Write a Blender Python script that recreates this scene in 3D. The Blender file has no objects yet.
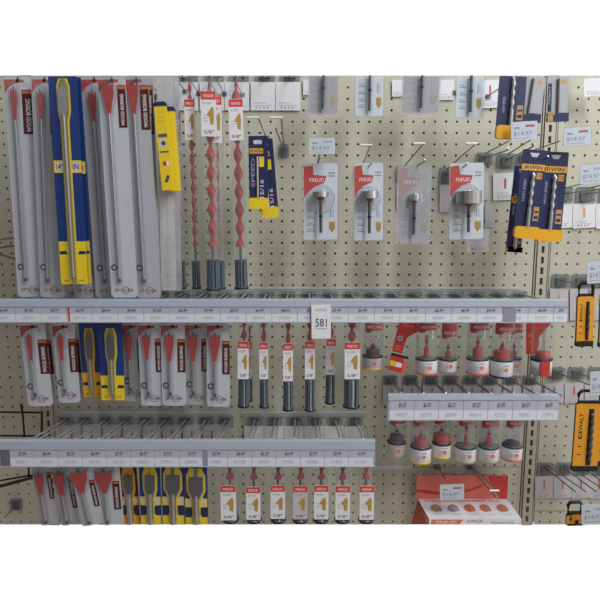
import bpy, math, random
from mathutils import Vector, Matrix
random.seed(7)
SC = bpy.context.scene
COL = SC.collection

# ---------------------------------------------------------------- camera
F = 560.0
TH = math.radians(8.0)
DIST = F/10.5*0.0254
ZC = 1.25
CAM = Vector((0, -DIST*math.cos(TH), ZC+DIST*math.sin(TH)))
RT = Vector((1, 0, 0)); UP = Vector((0, math.sin(TH), math.cos(TH))); FW = Vector((0, math.cos(TH), -math.sin(TH)))
cd = bpy.data.cameras.new('camera'); cam = bpy.data.objects.new('camera', cd); COL.objects.link(cam)
cam.location = CAM; cam.rotation_euler = (math.pi/2-TH, 0, 0)
cd.sensor_width = 36; cd.lens = F/600*36; cd.clip_start = 0.02
SC.camera = cam

def P(px, py, d=0.0):
    """world point that stands d metres in front of the wall, seen at photo position px, py"""
    v = RT*((px-300)/F) + UP*(-(py-300)/F) + FW
    t = (-d-CAM.y)/v.y
    return CAM+v*t
def K(py, d=0.0):
    return (P(301, py, d)-P(300, py, d)).length

# ---------------------------------------------------------------- materials
MATS = {}
def mat(name, col=(.5, .5, .5), rough=.5, metal=0, var=.04, scale=60, bump=0.0, spec=.4, coat=0, alpha=1, emis=0):
    if name in MATS: return MATS[name]
    m = bpy.data.materials.new(name); m.use_nodes = True
    nt = m.node_tree; N = nt.nodes; L = nt.links
    b = N['Principled BSDF']
    b.inputs['Roughness'].default_value = rough
    b.inputs['Metallic'].default_value = metal
    b.inputs['Specular IOR Level'].default_value = spec
    b.inputs['Coat Weight'].default_value = coat
    b.inputs['Coat Roughness'].default_value = .12
    tc = N.new('ShaderNodeTexCoord'); nz = N.new('ShaderNodeTexNoise'); nz.inputs['Scale'].default_value = scale
    nz.inputs['Detail'].default_value = 3
    L.new(tc.outputs['Object'], nz.inputs['Vector'])
    cr = N.new('ShaderNodeMixRGB'); cr.blend_type = 'MIX'
    cr.inputs[1].default_value = (*[max(0, c*(1-var)) for c in col], 1)
    cr.inputs[2].default_value = (*[min(1, c*(1+var)) for c in col], 1)
    L.new(nz.outputs['Fac'], cr.inputs[0]); L.new(cr.outputs[0], b.inputs['Base Color'])
    if bump:
        bp = N.new('ShaderNodeBump'); bp.inputs['Strength'].default_value = bump; bp.inputs['Distance'].default_value = .001
        L.new(nz.outputs['Fac'], bp.inputs['Height']); L.new(bp.outputs[0], b.inputs['Normal'])
    MATS[name] = m
    return m
def clear(name, haze=.15, gloss=.12, tint=(.95, .97, .98), hazecol=(.8, .82, .84), rough=.08, edge=.45):
    """clear plastic: see-through, a little milky, with a glossy skin"""
    if name in MATS: return MATS[name]
    m = bpy.data.materials.new(name); m.use_nodes = True
    nt = m.node_tree; N = nt.nodes; L = nt.links; N.clear()
    o = N.new('ShaderNodeOutputMaterial'); t = N.new('ShaderNodeBsdfTransparent'); t.inputs[0].default_value = (*tint, 1)
    d = N.new('ShaderNodeBsdfDiffuse'); d.inputs[0].default_value = (*hazecol, 1)
    g = N.new('ShaderNodeBsdfGlossy'); g.inputs['Roughness'].default_value = rough
    tc = N.new('ShaderNodeTexCoord'); nz = N.new('ShaderNodeTexNoise'); nz.inputs['Scale'].default_value = 45
    L.new(tc.outputs['Object'], nz.inputs['Vector'])
    mr = N.new('ShaderNodeMapRange'); mr.inputs[3].default_value = haze*.6; mr.inputs[4].default_value = haze*1.4
    L.new(nz.outputs['Fac'], mr.inputs[0])
    bp = N.new('ShaderNodeBump'); bp.inputs['Strength'].default_value = .15; bp.inputs['Distance'].default_value = .001
    L.new(nz.outputs['Fac'], bp.inputs['Height']); L.new(bp.outputs[0], g.inputs['Normal'])
    m1 = N.new('ShaderNodeMixShader'); L.new(mr.outputs[0], m1.inputs[0]); L.new(t.outputs[0], m1.inputs[1]); L.new(d.outputs[0], m1.inputs[2])
    lw = N.new('ShaderNodeLayerWeight'); lw.inputs[0].default_value = .25
    mu = N.new('ShaderNodeMath'); mu.operation = 'MULTIPLY_ADD'; mu.inputs[1].default_value = edge; mu.inputs[2].default_value = gloss*.4
    L.new(lw.outputs['Facing'], mu.inputs[0])
    m2 = N.new('ShaderNodeMixShader'); L.new(mu.outputs[0], m2.inputs[0]); L.new(m1.outputs[0], m2.inputs[1]); L.new(g.outputs[0], m2.inputs[2])
    L.new(m2.outputs[0], o.inputs[0])
    MATS[name] = m
    return m

mat('pegboard', (.56, .55, .45), .6, var=.04, scale=9, bump=.02)
mat('upright', (.53, .505, .42), .5, var=.04)
mat('void', (.03, .028, .025), .9)  # near-black: the shade inside holes and slots is put into the colour
mat('card_white', (.74, .715, .755), .35, var=.03, scale=25, coat=.2)
mat('card_clean', (.82, .83, .87), .4, var=.02, coat=.2)
mat('card_dim', (.60, .57, .605), .4, var=.04, coat=.2)  # darker card white; on shaded packs the shade is in this colour
mat('paper', (.76, .78, .84), .6, var=.02)
mat('paper_grey', (.55, .56, .66), .5, var=.03)
mat('red', (.58, .04, .035), .4, var=.06, coat=.3)
mat('red_bright', (.74, .06, .045), .4, var=.05, coat=.3)
mat('red_paint', (.47, .028, .026), .35, var=.12, scale=200, coat=.2)
mat('coral', (.80, .19, .14), .5, var=.05)
mat('maroon', (.085, .014, .013), .4, var=.1)
mat('orange_spot', (.55, .16, .05), .4)
mat('blue', (.010, .040, .19), .35, var=.08, coat=.3)
mat('navy', (.016, .023, .095), .4, var=.1, coat=.3)
mat('yellow', (.84, .62, .02), .4, var=.05, coat=.2)
mat('yellow_deep', (.82, .42, .015), .4, var=.05, coat=.2)
mat('tan', (.50, .30, .08), .5, var=.25, scale=300)
mat('orange', (.80, .34, .02), .4, var=.06, coat=.3)
mat('black', (.015, .015, .018), .45, var=.1)
mat('black_wire', (.012, .012, .014), .35, var=.1)
mat('cap_grey', (.075, .10, .12), .35, var=.08, coat=.2)
mat('steel', (.50, .49, .48), .35, metal=.75, var=.12, scale=200)
mat('steel_dark', (.12, .115, .12), .4, metal=.5, var=.15, scale=200)
mat('zinc', (.48, .52, .55), .35, metal=.75, var=.2, scale=250)
mat('wire', (.27, .28, .29), .35, metal=.7, var=.1)
mat('ink', (.10, .10, .13), .6)
mat('ink_soft', (.36, .37, .47), .6)
mat('ink_faint', (.50, .53, .62), .6)
mat('ink_red', (.60, .12, .12), .6)
mat('rail_body', (.42, .47, .56), .22, var=.05, coat=.6)
mat('rail_face', (.50, .52, .62), .3, var=.03, coat=.5)
mat('sticker_mauve', (.30, .29, .38), .5)
mat('sticker_grey', (.16, .16, .18), .5)
mat('strip_pale', (.62, .64, .62), .4, var=.06)
mat('photo_tan', (.42, .27, .16), .5, var=.4, scale=400)
mat('photo_grey', (.30, .25, .24), .5, var=.3, scale=400)
mat('photo_rust', (.55, .17, .10), .5, var=.4, scale=400)
clear('sleeve_milky', .55, .05, hazecol=(.66, .68, .70), edge=.2)
mat('yellow_shade', (.33, .27, .05), .5)  # shaded yellow: the dark of the channel inside put into colour
mat('olive', (.40, .38, .06), .5, var=.2)
mat('white_plastic', (.82, .84, .86), .3, coat=.3)
clear('blister', .10, .03, hazecol=(.42, .41, .45), edge=.15)
clear('blister_thin', .025, .03, hazecol=(.75, .77, .8), edge=.2)
clear('sleeve', .30, .06, hazecol=(.62, .63, .65), edge=.2)
clear('tube_clear', .09, .07, hazecol=(.8, .82, .84), rough=.06, edge=.3)
clear('lens', .35, .08, hazecol=(.30, .33, .34), edge=.2)
clear('lens_pale', .30, .08, hazecol=(.40, .42, .40), edge=.2)
clear('gusset', .22, .08, hazecol=(.75, .78, .80), edge=.2)
mat('zinc_dark', (.16, .17, .17), .4, metal=.5, var=.4, scale=300)
mat('rail_ledge', (.50, .56, .68), .22, var=.05, coat=.6)

# ---------------------------------------------------------------- text
TXT = {}
def glyphs(s):
    if s in TXT: return TXT[s]
    cu = bpy.data.curves.new('t', 'FONT'); cu.body = s; cu.size = 1; cu.align_x = 'CENTER'; cu.resolution_u = 2; cu.offset = .012
    o = bpy.data.objects.new('t', cu); COL.objects.link(o)
    dg = bpy.context.evaluated_depsgraph_get(); me = o.evaluated_get(dg).to_mesh()
    vs = [(v.co.x, v.co.y) for v in me.vertices]; fs = [list(p.vertices) for p in me.polygons]
    o.evaluated_get(dg).to_mesh_clear()
    bpy.data.objects.remove(o); bpy.data.curves.remove(cu)
    xs = [v[0] for v in vs]; ys = [v[1] for v in vs]
    cx = (min(xs)+max(xs))/2; cy = (min(ys)+max(ys))/2
    w = max(xs)-min(xs); h = max(ys)-min(ys)
    vs = [((x-cx)/w, (y-cy)/h) for x, y in vs]
    TXT[s] = (vs, fs)
    return TXT[s]

# ---------------------------------------------------------------- mesh builder
class MB:
    """collects shapes in photo-pixel units (a right, y into the wall, b up); k turns them into metres"""
    def __init__(s, k=1.0, yo=0.0): s.yo = yo; s.v = []; s.f = []; s.m = []; s.sm = []; s.names = []; s.k = k
    def mi(s, m):
        if m not in s.names: s.names.append(m)
        return s.names.index(m)
    def add(s, vs, fs, m, smooth=False):
        o = len(s.v); s.v += [tuple(v) for v in vs]; i = s.mi(m)
        for f in fs: s.f.append([o+q for q in f]); s.m.append(i); s.sm.append(smooth)
    def box(s, a0, a1, y0, y1, b0, b1, m):
        s.add([(a0, y0, b0), (a1, y0, b0), (a1, y1, b0), (a0, y1, b0), (a0, y0, b1), (a1, y0, b1), (a1, y1, b1), (a0, y1, b1)],
              [(0, 1, 5, 4), (1, 2, 6, 5), (2, 3, 7, 6), (3, 0, 4, 7), (4, 5, 6, 7), (3, 2, 1, 0)], m)
    def prism(s, pts, y0, y1, m, smooth=False):
        n = len(pts)
        vs = [(a, y0, b) for a, b in pts]+[(a, y1, b) for a, b in pts]
        s.add(vs, [list(range(n)), list(range(2*n-1, n-1, -1))]+[[i, n+i, n+(i+1) % n, (i+1) % n] for i in range(n)], m, smooth)
    def rrect(s, a0, a1, b0, b1, r, y0, y1, m, top=True, bot=True):
        s.prism(rr(a0, a1, b0, b1, r, top, bot), y0, y1, m)
    def dome(s, pts, y0, y1, inset, m):
        """raised blister: outline pts at y0, shrunk by inset at y1 (front)"""
        n = len(pts); ca = sum(p[0] for p in pts)/n; cb = sum(p[1] for p in pts)/n
        A = max(p[0] for p in pts)-min(p[0] for p in pts); B = max(p[1] for p in pts)-min(p[1] for p in pts)
        fa = max(.1, 1-2*inset/A); fb = max(.1, 1-2*inset/B)
        q = [(ca+(a-ca)*fa, cb+(b-cb)*fb) for a, b in pts]
        vs = [(a, y0, b) for a, b in pts]+[(a, y1, b) for a, b in q]
        s.add(vs, [[i, (i+1) % n, n+(i+1) % n, n+i] for i in range(n)]+[list(range(n, 2*n))], m)
    def tube(s, pts, r, m, n=8, caps=True):
        pts = [Vector(p) for p in pts]; rings = []
        for i, p in enumerate(pts):
            t = (pts[min(i+1, len(pts)-1)]-pts[max(i-1, 0)]).normalized()
            u = t.cross(Vector((0, 0, 1)));
            if u.length < .05: u = t.cross(Vector((1, 0, 0)))
            u.normalize(); w = t.cross(u)
            rr_ = r[i] if isinstance(r, (list, tuple)) else r
            rings.append([p+(u*math.cos(2*math.pi*j/n)+w*math.sin(2*math.pi*j/n))*rr_ for j in range(n)])
        vs = [q for g in rings for q in g]; fs = []
        for i in range(len(pts)-1):
            for j in range(n): fs.append([i*n+j, i*n+(j+1) % n, (i+1)*n+(j+1) % n, (i+1)*n+j])
        s.add(vs, fs, m, True)
        if caps: s.add(rings[0], [list(range(n))], m); s.add(rings[-1], [list(range(n-1, -1, -1))], m)
    def lathe(s, prof, m, a=0, y=0, n=20, smooth=True):
        """prof = [(radius, b)] around the upright axis at a, y"""
        vs = []; fs = []
        for r, b in prof:
            for j in range(n):
                t = 2*math.pi*j/n; vs.append((a+r*math.cos(t), y+r*math.sin(t), b))
        for i in range(len(prof)-1):
            for j in range(n): fs.append([i*n+j, i*n+(j+1) % n, (i+1)*n+(j+1) % n, (i+1)*n+j])
        s.add(vs, fs, m, smooth)
    def auger(s, b0, b1, R, m, a=0, y=0, pitch=12, rf=.3, taper=0, n=10):
        """twisted flat bar from b0 up to b1"""
        steps = max(6, int(abs(b1-b0)*1.2)); vs = []; fs = []
        for i in range(steps+1):
            q = i/steps; b = b0+(b1-b0)*q; ph = (b-b0)/pitch*math.pi
            rad = R*(1 if q < 1-taper or taper == 0 else max(.15, (1-q)/taper))
            for j in range(n):
                t = 2*math.pi*j/n; x = rad*math.cos(t); z = rad*rf*math.sin(t)
                vs.append((a+x*math.cos(ph)-z*math.sin(ph), y+x*math.sin(ph)+z*math.cos(ph), b))
        for i in range(steps):
            for j in range(n): fs.append([i*n+j, i*n+(j+1) % n, (i+1)*n+(j+1) % n, (i+1)*n+j])
        s.add(vs, fs, m, True)
        s.add(vs[:n], [list(range(n))], m); s.add(vs[-n:], [list(range(n))], m)
    def text(s, t, a, b, w, h, y, m, rot=0):
        vs, fs = glyphs(t); c, q = math.cos(rot), math.sin(rot)
        s.add([(a+x*w*c-z*h*q, y, b+x*w*q+z*h*c) for x, z in vs], fs, m)
    def disc(s, a, b, r, y, m, r2=None, n=18):
        if r2 is None:
            s.add([(a+r*math.cos(2*math.pi*j/n), y, b+r*math.sin(2*math.pi*j/n)) for j in range(n)], [list(range(n))], m)
        else:
            vs = []
            for j in range(n):
                t = 2*math.pi*j/n; vs += [(a+r*math.cos(t), y, b+r*math.sin(t)), (a+r2*math.cos(t), y, b+r2*math.sin(t))]
            s.add(vs, [[2*j, 2*((j+1) % n), 2*((j+1) % n)+1, 2*j+1] for j in range(n)], m)
    def build(s, name, parent=None, **props):
        me = bpy.data.meshes.new(name)
        me.from_pydata([(x*s.k, (y+s.yo)*s.k, z*s.k) for x, y, z in s.v], [], s.f)
        for n in s.names: me.materials.append(MATS[n])
        me.polygons.foreach_set('material_index', s.m); me.polygons.foreach_set('use_smooth', s.sm)
        me.update()
        o = bpy.data.objects.new(name, me); COL.objects.link(o)
        if parent is not None: o.parent = parent
        for k_, v_ in props.items(): o[k_] = v_
        return o
def rr(a0, a1, b0, b1, r, top=True, bot=True, n=4):
    pts = []
    for ca, cb, t0, on in ((a1-r, b0+r, -90, bot), (a1-r, b1-r, 0, top), (a0+r, b1-r, 90, top), (a0+r, b0+r, 180, bot)):
        if on:
            for i in range(n+1):
                t = math.radians(t0+90*i/n); pts.append((ca+r*math.cos(t), cb+r*math.sin(t)))
        else:
            pts.append((a1 if ca > (a0+a1)/2 else a0, b0 if cb < (b0+b1)/2 else b1))
    return pts

class It:
    """a thing hanging in front of the wall: its centre line runs between two photo positions"""
    def __init__(s, name, label, cat, T, B, d, group=None, d2=None):
        d2 = d if d2 is None else d2
        t = P(*T, d); b = P(*B, d2); z = (t-b); L = z.length; z.normalize()
        x = Vector((1, 0, 0)); x = (x-z*x.dot(z)).normalized(); y = z.cross(x)
        s.k = K((T[1]+B[1])/2, (d+d2)/2); s.L = L/s.k; s.b = b; s.x = x; s.y = y; s.z = z
        r = bpy.data.objects.new(name, None); COL.objects.link(r); r.empty_display_size = .01
        r.matrix_world = Matrix(((x.x, y.x, z.x, b.x), (x.y, y.y, z.y, b.y), (x.z, y.z, z.z, b.z), (0, 0, 0, 1)))
        r['label'] = label; r['category'] = cat
        if group: r['group'] = group
        s.root = r
    yo = 0.0
    def mb(s): return MB(s.k, s.yo)
    def ab(s, px, py):
        v = RT*((px-300)/F)+UP*(-(py-300)/F)+FW
        t = (s.b-CAM).dot(s.y)/v.dot(s.y); w = CAM+v*t-s.b
        return w.dot(s.x)/s.k, w.dot(s.z)/s.k
    def b_(s, py, px=None):
        if px is None: px = 300
        return s.ab(px, py)[1]
TOPS = []
def hang_tab(it, T, d, w=5):
    """clear tab that carries the pack on the rod behind the price rail; packs of the top row are noted for a hook of their own"""
    for lo, hi, up in ((320, 326, 303.5), (418, 422, 398.5), (461, 470, 444.5)):
        if lo <= T[1] <= hi:
            a, b1 = it.ab(T[0], up); L = it.L
            m = it.mb(); m.prism([(-w/2, L-.6), (w/2, L-.6), (w/2, b1), (-w/2, b1)], -.3, -.05, 'blister_thin'); m.build('hang_tab', it.root)
    if T[1] < 90: TOPS.append((T, d))
def tagmesh(o, label, cat, group=None):
    o['label'] = label; o['category'] = cat
    if group: o['group'] = group
    return o
def wmb(): return MB(1.0)
def W(px, py, d): p = P(px, py, d); return (p.x, p.y, p.z)

# ================================================================ setting
ztop = P(300, 75.5, 0).z; zbot = P(300, 524.5, 0).z
INCH = .0254
def pegboard(name, x0, x1, z0, z1, ax, az):
    """board with real round holes on a one inch grid through anchor ax, az"""
    m = wmb(); n = 8; r = .0029; th = .006
    i0 = math.ceil((x0-ax)/INCH-.5+.2); i1 = math.floor((x1-ax)/INCH+.5-.2)
    j0 = math.ceil((z0-az)/INCH-.5+.2); j1 = math.floor((z1-az)/INCH+.5-.2)
    xs = [x0]+[ax+(i+.5)*INCH for i in range(i0, i1)]+[x1]
    zs = [z0]+[az+(j+.5)*INCH for j in range(j0, j1)]+[z1]
    vs = []; fs = []
    for a in range(len(xs)-1):
        for b in range(len(zs)-1):
            cx = ax+(i0+a)*INCH; cz = az+(j0+b)*INCH
            xa, xb, za, zb = xs[a], xs[a+1], zs[b], zs[b+1]
            o = len(vs)
            if not (xa+r < cx < xb-r and za+r < cz < zb-r):
                vs += [(xa, 0, za), (xb, 0, za), (xb, 0, zb), (xa, 0, zb)]; fs.append([o, o+1, o+2, o+3]); continue
            ring = [(cx+r*math.cos(math.pi*2*q/n), cz+r*math.sin(math.pi*2*q/n)) for q in range(n)]
            out = [(xb, cz), (xb, zb), (cx, zb), (xa, zb), (xa, cz), (xa, za), (cx, za), (xb, za)]
            vs += [(p[0], 0, p[1]) for p in out]+[(p[0], 0, p[1]) for p in ring]+[(p[0], th, p[1]) for p in ring]
            for q in range(n):
                q2 = (q+1) % n
                fs.append([o+q, o+q2, o+8+q2, o+8+q]); fs.append([o+8+q, o+8+q2, o+16+q2, o+16+q])
    m.add(vs, fs, 'pegboard')
    o = m.build(name); o['kind'] = 'structure'
    return o
zs1 = P(300, 467, 0).z
hx = P(345.6, 285.2, 0)
xl = P(60, 407, 0).x; xu0 = P(48, 407, 0).x; xu1 = P(539.4, 300, 0).x
half = .014
def main_panels():
    pegboard('wall_back', xu0+half, xu1-half-.006, zs1+.0006, ztop, hx.x, hx.z)
    pegboard('wall_back_lower', xu0+half, xu1-half-.006, zbot, zs1-.0006, hx.x, hx.z)
main_panels()
ax2 = P(568.4, 240, 0)
zs2 = P(300, 511, 0).z
pegboard('wall_right', xu1+half+.006, xu1+.30, zs2+.0006, ztop, ax2.x, hx.z)
pegboard('wall_right_lower', xu1+half+.006, xu1+.30, zbot, zs2-.0006, ax2.x, hx.z)
al = P(9.5, 367.5, 0)
pegboard('wall_left', xu0-.30, xu0-half, zbot, ztop, al.x, hx.z)
m = wmb(); m.box(xu0-.30, xu1+.30, .020, .028, zbot-.004, ztop, 'void'); o = m.build('wall_backing'); o['kind'] = 'structure'
def upright(name, xc):
    m = wmb(); w = .0125; sw = .0035; n = int((ztop-zbot)/INCH)
    for s_ in (-1, 1):
        m.box(xc+s_*sw if s_ > 0 else xc-w, xc+w if s_ > 0 else xc-sw, -.004, .018, zbot, ztop, 'upright')
    z = zbot
    while z < ztop:
        z2 = min(z+INCH*.36, ztop); m.box(xc-sw, xc+sw, -.004, .0, z, z2, 'upright'); z += INCH
    # folded lips against the boards
    for s_ in (-1, 1): m.box(xc+s_*(w+.004)-.0012, xc+s_*(w+.004)+.0012, -.002, .01, zbot, ztop, 'upright')
    m.box(xc-.006, xc+.006, .012, .016, zbot, ztop, 'void')
    o = m.build(name); o['kind'] = 'structure'
upright('trim_1', xu0); upright('trim_2', xu1)
# pale bar where the lower panel starts; seam glare put into its colour
m = wmb(); a = P(374, 466, 0); b = P(412, 466, 0); m.box(a.x, b.x, -.004, 0, a.z-.007, a.z+.004, 'strip_pale'); o = m.build('trim_glare'); o['kind'] = 'structure'

# ================================================================ generators
def hang_hook(w, t1, t2=None, d=.2, label='', group=None, r=.0016, plate=(12, 16), lens='lens', tbar=10, d1=None, solid='zinc_dark', wm='wire', twin=0):
    """double prong hook: plate on the board, lower prong to t1, upper arm to t2 with a cross bar"""
    pw = P(*w, 0); k = K(w[1])
    root = bpy.data.objects.new('hook', None); COL.objects.link(root); root.location = pw; root.empty_display_size = .01
    root['label'] = label; root['category'] = 'hook'
    if group: root['group'] = group
    m = MB(1.0); W2, H2 = plate[0]*k/2, plate[1]*k/2
    m.prism(rr(-W2, W2, -H2, H2*.7, min(W2, H2)*.3), -.006, -.001, lens)
    m.build('back_plate', root)
    m = MB(1.0); m.prism(rr(-W2*.55, W2*.55, -H2*.75, H2*.3, W2*.2), -.0085, -.0062, solid)
    m.tube([(-W2*.5, -.008, H2*.2), (-W2*.5, .004, H2*.2)], .0016, solid); m.tube([(W2*.5, -.008, H2*.2), (W2*.5, .004, H2*.2)], .0016, solid)
    m.build('bracket', root)
    p1 = P(*t1, d1 or d)-pw
    m = MB(1.0); m.tube([(0, -.008, 0), (p1.x*.05, -.02, p1.z*.05), tuple(p1*.96), tuple(p1+Vector((0, 0, .004)))], r, wm)
    if twin: m.tube([(twin, -.008, -.004), (twin+p1.x*.05, -.02, p1.z*.05-.004), tuple(p1*.96+Vector((twin, 0, -.004)))], r*.8, wm)
    m.build('prong', root)
    if t2:
        p2 = P(*t2, d)-pw
        m = MB(1.0); m.tube([(0, -.008, H2*.5), (p2.x*.08, -.02, H2*.5+p2.z*.08), tuple(p2)], r*.9, 'wire')
        m.build('upper_arm', root)
        if tbar:
            kk = K(t2[1], d)
            m = MB(1.0); m.tube([(p2.x-tbar*kk, p2.y, p2.z), (p2.x+1.5*kk, p2.y, p2.z)], .0022, 'white_plastic')
            m.build('cross_bar', root)
    return root

def spade_pack(T, B, w, d, label, group=None, dim=False, bit=(10, 4, 33), cut=False, corner=True, lab=(.30, .22, 10, 52), shaft=-.13, logo=True, xtra=0, name='spade_bit_pack'):
    """bit = (px below top, half width, blade length); lab = centre frac, width frac, start below top, length"""
    it = It(name, label, 'drill bit', T, B, d, group); L = it.L; h = w/2; r = min(4, w*.16)
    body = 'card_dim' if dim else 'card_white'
    m = it.mb(); m.rrect(-h, h, 0, L, r, -.35, 0, body, bot=not cut)
    if corner:
        m.prism([(-h+.3, L-2.5), (h*.45, L-2.5), (h*.45, L-5), (-h*.2, L-6), (-h*.62, L-9), (-h+.3, L-15)], -.45, -.36, 'red')
    if not cut:
        m.text('SPYDER', 0, 7.5, w*.72, 3.2, -.42, 'ink'); m.disc(1.5, 7.5, 4.0, -.41, 'ink_red', 3.2)
        a = shaft*w-w*.20
        m.disc(a, L*.0+31 if L > 150 else 21, 3.4, -.41, 'maroon'); m.disc(a, 31 if L > 150 else 21, 2.0, -.46, 'card_dim')
    m.text('2X', w*.26, L-7, w*.16, 3, -.42, 'ink_soft')
    m.build('card', it.root)
    # printed side panel
    la, lw, l0, ll = lab; m = it.mb(); a0 = la*w-lw*w/2; a1 = a0+lw*w
    m.box(a0, a1, -.7, -.36, L-l0-ll, L-l0, 'maroon')
    m.box(a0+.4, a1-.4, -.76, -.71, L-l0-ll*.09, L-l0-.8, 'orange_spot')
    m.text('WOOD BORING', (a0+a1)/2, L-l0-ll*.58, ll*.74, lw*w*.42, -.78, 'card_clean', rot=math.pi/2)
    m.build('label_panel', it.root)
    # bit
    sa = shaft*w; bt, bw, bl = bit; tip = L-bt; end = 16 if L > 150 else 11
    if cut: end = 2
    m = it.mb(); m.tube([(sa, -3, end), (sa, -3, tip-bl+2)], [1.3, 1.3], 'steel'); m.tube([(sa, -3, end+.2), (sa, -3, end+4)], 1.6, 'steel_dark', n=6)
    bo = m.build('bit', it.root)
    m = it.mb()
    m.prism([(sa-1.2, tip-bl), (sa+1.2, tip-bl), (sa+bw*.75, tip-bl*.55), (sa+bw, tip-bl*.42), (sa+bw, tip-3.4), (sa+bw*.86, tip-2.2), (sa+bw*.66, tip-5), (sa+bw*.24, tip-5.4), (sa, tip),
             (sa-bw*.24, tip-5.4), (sa-bw*.66, tip-5), (sa-bw*.86, tip-2.2), (sa-bw, tip-3.4), (sa-bw, tip-bl*.42), (sa-bw*.75, tip-bl*.55)], -3.5, -2.6, 'red_paint')
    m.prism([(sa-bw*.28, tip-4.6), (sa+bw*.28, tip-4.6), (sa, tip+.4)], -3.6, -2.5, 'steel_dark')
    m.build('blade', bo)
    # blister
    m = it.mb(); q = bw+2.2
    hw = 3.0
    pts = [(sa-hw, end-3 if not cut else 0), (sa+hw, end-3 if not cut else 0), (sa+hw, tip-bl-1), (sa+q, tip-bl*.5), (sa+q, tip+1), (sa+q*.5, tip+4), (sa-q*.5, tip+4), (sa-q, tip+1), (sa-q, tip-bl*.5), (sa-hw, tip-bl-1)]
    m.dome(pts, -.4, -5.2, 1.0, 'blister'); m.build('blister', it.root)
    m = it.mb(); m.rrect(-h-.4, h+.4, -.5, L, r, -.62, -.48, 'blister_thin', bot=not cut)
    m.disc(0, L-3.5, 1.6, -.66, 'void'); m.build('film', it.root)
    hang_tab(it, T, d)
    return it

def blue_pack(T, B, w, d, label, group=None, big=False, long=False, cut=False, amber=False, dark=False):
    it = It('spade_bit_pack', label, 'drill bit', T, B, d, group); L = it.L; h = w/2
    Y = 'yellow_deep' if amber else 'yellow'; base = 'maroon' if dark else 'blue'
    m = it.mb(); m.rrect(-h, h, 0, L, .8, -.5, 0, base)
    by = (44 if long else (0 if cut else 26))
    if by: m.box(-h+.2, h-.2, -.6, -.51, .3, by, Y); m.text('BLUE GROOVE', 0, 4, w*.7, 2.2, -.66, 'ink')
    if by:
        for s_ in (-1, 1): m.prism([(s_*h*.95, by-10), (s_*h*.95, by-13), (s_*h*.35, by-13), (s_*h*.5, by-9.5)], -.68, -.61, 'navy')
    if long:
        m.box(-h+.2, h-.2, -.6, -.51, L-92, L-80, Y)
        for s_ in (-1, 1): m.box(s_*w*.29-4, s_*w*.29+4, -.66, -.61, L-90, L-82, 'card_dim'); m.text('14"' if s_ < 0 else 'IN', s_*w*.29, L-86, 6, 5, -.7, 'navy')
    m.build('card', it.root)
    sw = (w*.30 if big else (w*.22 if cut else w*.16)); top = L-3 if long or big or cut else L-7
    bl = 34 if long else (26 if big or cut else 30)
    nw = w*(.10 if cut or big else .08)
    def chan(e, y0, y1, matn, mm):
        mm.prism([(-nw-e, 1), (nw+e, 1), (nw+e, top-bl-6), (sw+e, top-bl+4), (sw+e, top-6), (sw*.5+e, top+e*.5), (-sw*.5-e, top+e*.5), (-sw-e, top-6), (-sw-e, top-bl+4), (-nw-e, top-bl-6)], y0, y1, matn)
    m = it.mb(); chan(2.6 if cut else 2.0, -.8, -.61, Y, m); chan(.3, -.9, -.81, 'sticker_grey' if (big or cut) else 'yellow_shade', m)  # yellow outline; on plain packs the channel's inner shade is painted in
    if big or cut:
        for s_ in (-1, 1): m.prism(rr(s_*sw*.62-2.6, s_*sw*.62+2.6, top-7, top+2, 1.5), -1.1, -.9, Y)
        for zz, hh in ((L-33, 9), (L-43, 8)):
            for s_ in (-1, 1):
                m.box(s_*h*.66-h*.3, s_*h*.66+h*.3, -.9, -.6, zz-hh, zz, Y if zz > L-38 else 'navy')
                if zz > L-38: m.box(s_*h*.66-2, s_*h*.66+2, -.96, -.91, zz-hh+1.5, zz-1.5, 'card_dim')
        for zz in (L-53, ): (m.box(-h+.5, h-.5, -.72, -.6, 0.2, zz, Y) if zz > 1 else None)
        
    m.build('insert', it.root)
    m = it.mb(); s2 = sw-.3
    end = 8 if not cut else 2
    m.tube([(0, -3, end), (0, -3, top-bl)], 1.5 if not (big or cut) else 2.2, 'steel'); bo = m.build('bit', it.root)
    m = it.mb()
    m.prism([(-1.5, top-bl-2), (1.5, top-bl-2), (s2, top-bl+6), (s2, top-9), (s2*.8, top-7), (s2*.3, top-8), (0, top-3), (-s2*.3, top-8), (-s2*.8, top-7), (-s2, top-9), (-s2, top-bl+6)], -3.5, -2.4, 'steel_dark' if not long else 'steel')
    m.build('blade', bo)
    m = it.mb(); m.dome([(-nw-1.5, 1), (nw+1.5, 1), (nw+1.5, top-bl-6), (sw+1.5, top-bl+4), (sw+1.5, top-5), (sw*.5, top+1), (-sw*.5, top+1), (-sw-1.5, top-5), (-sw-1.5, top-bl+4), (-nw-1.5, top-bl-6)], -.9, -5, 1, 'blister')
    m.build('blister', it.root)
    hang_tab(it, T, d)
    return it

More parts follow.
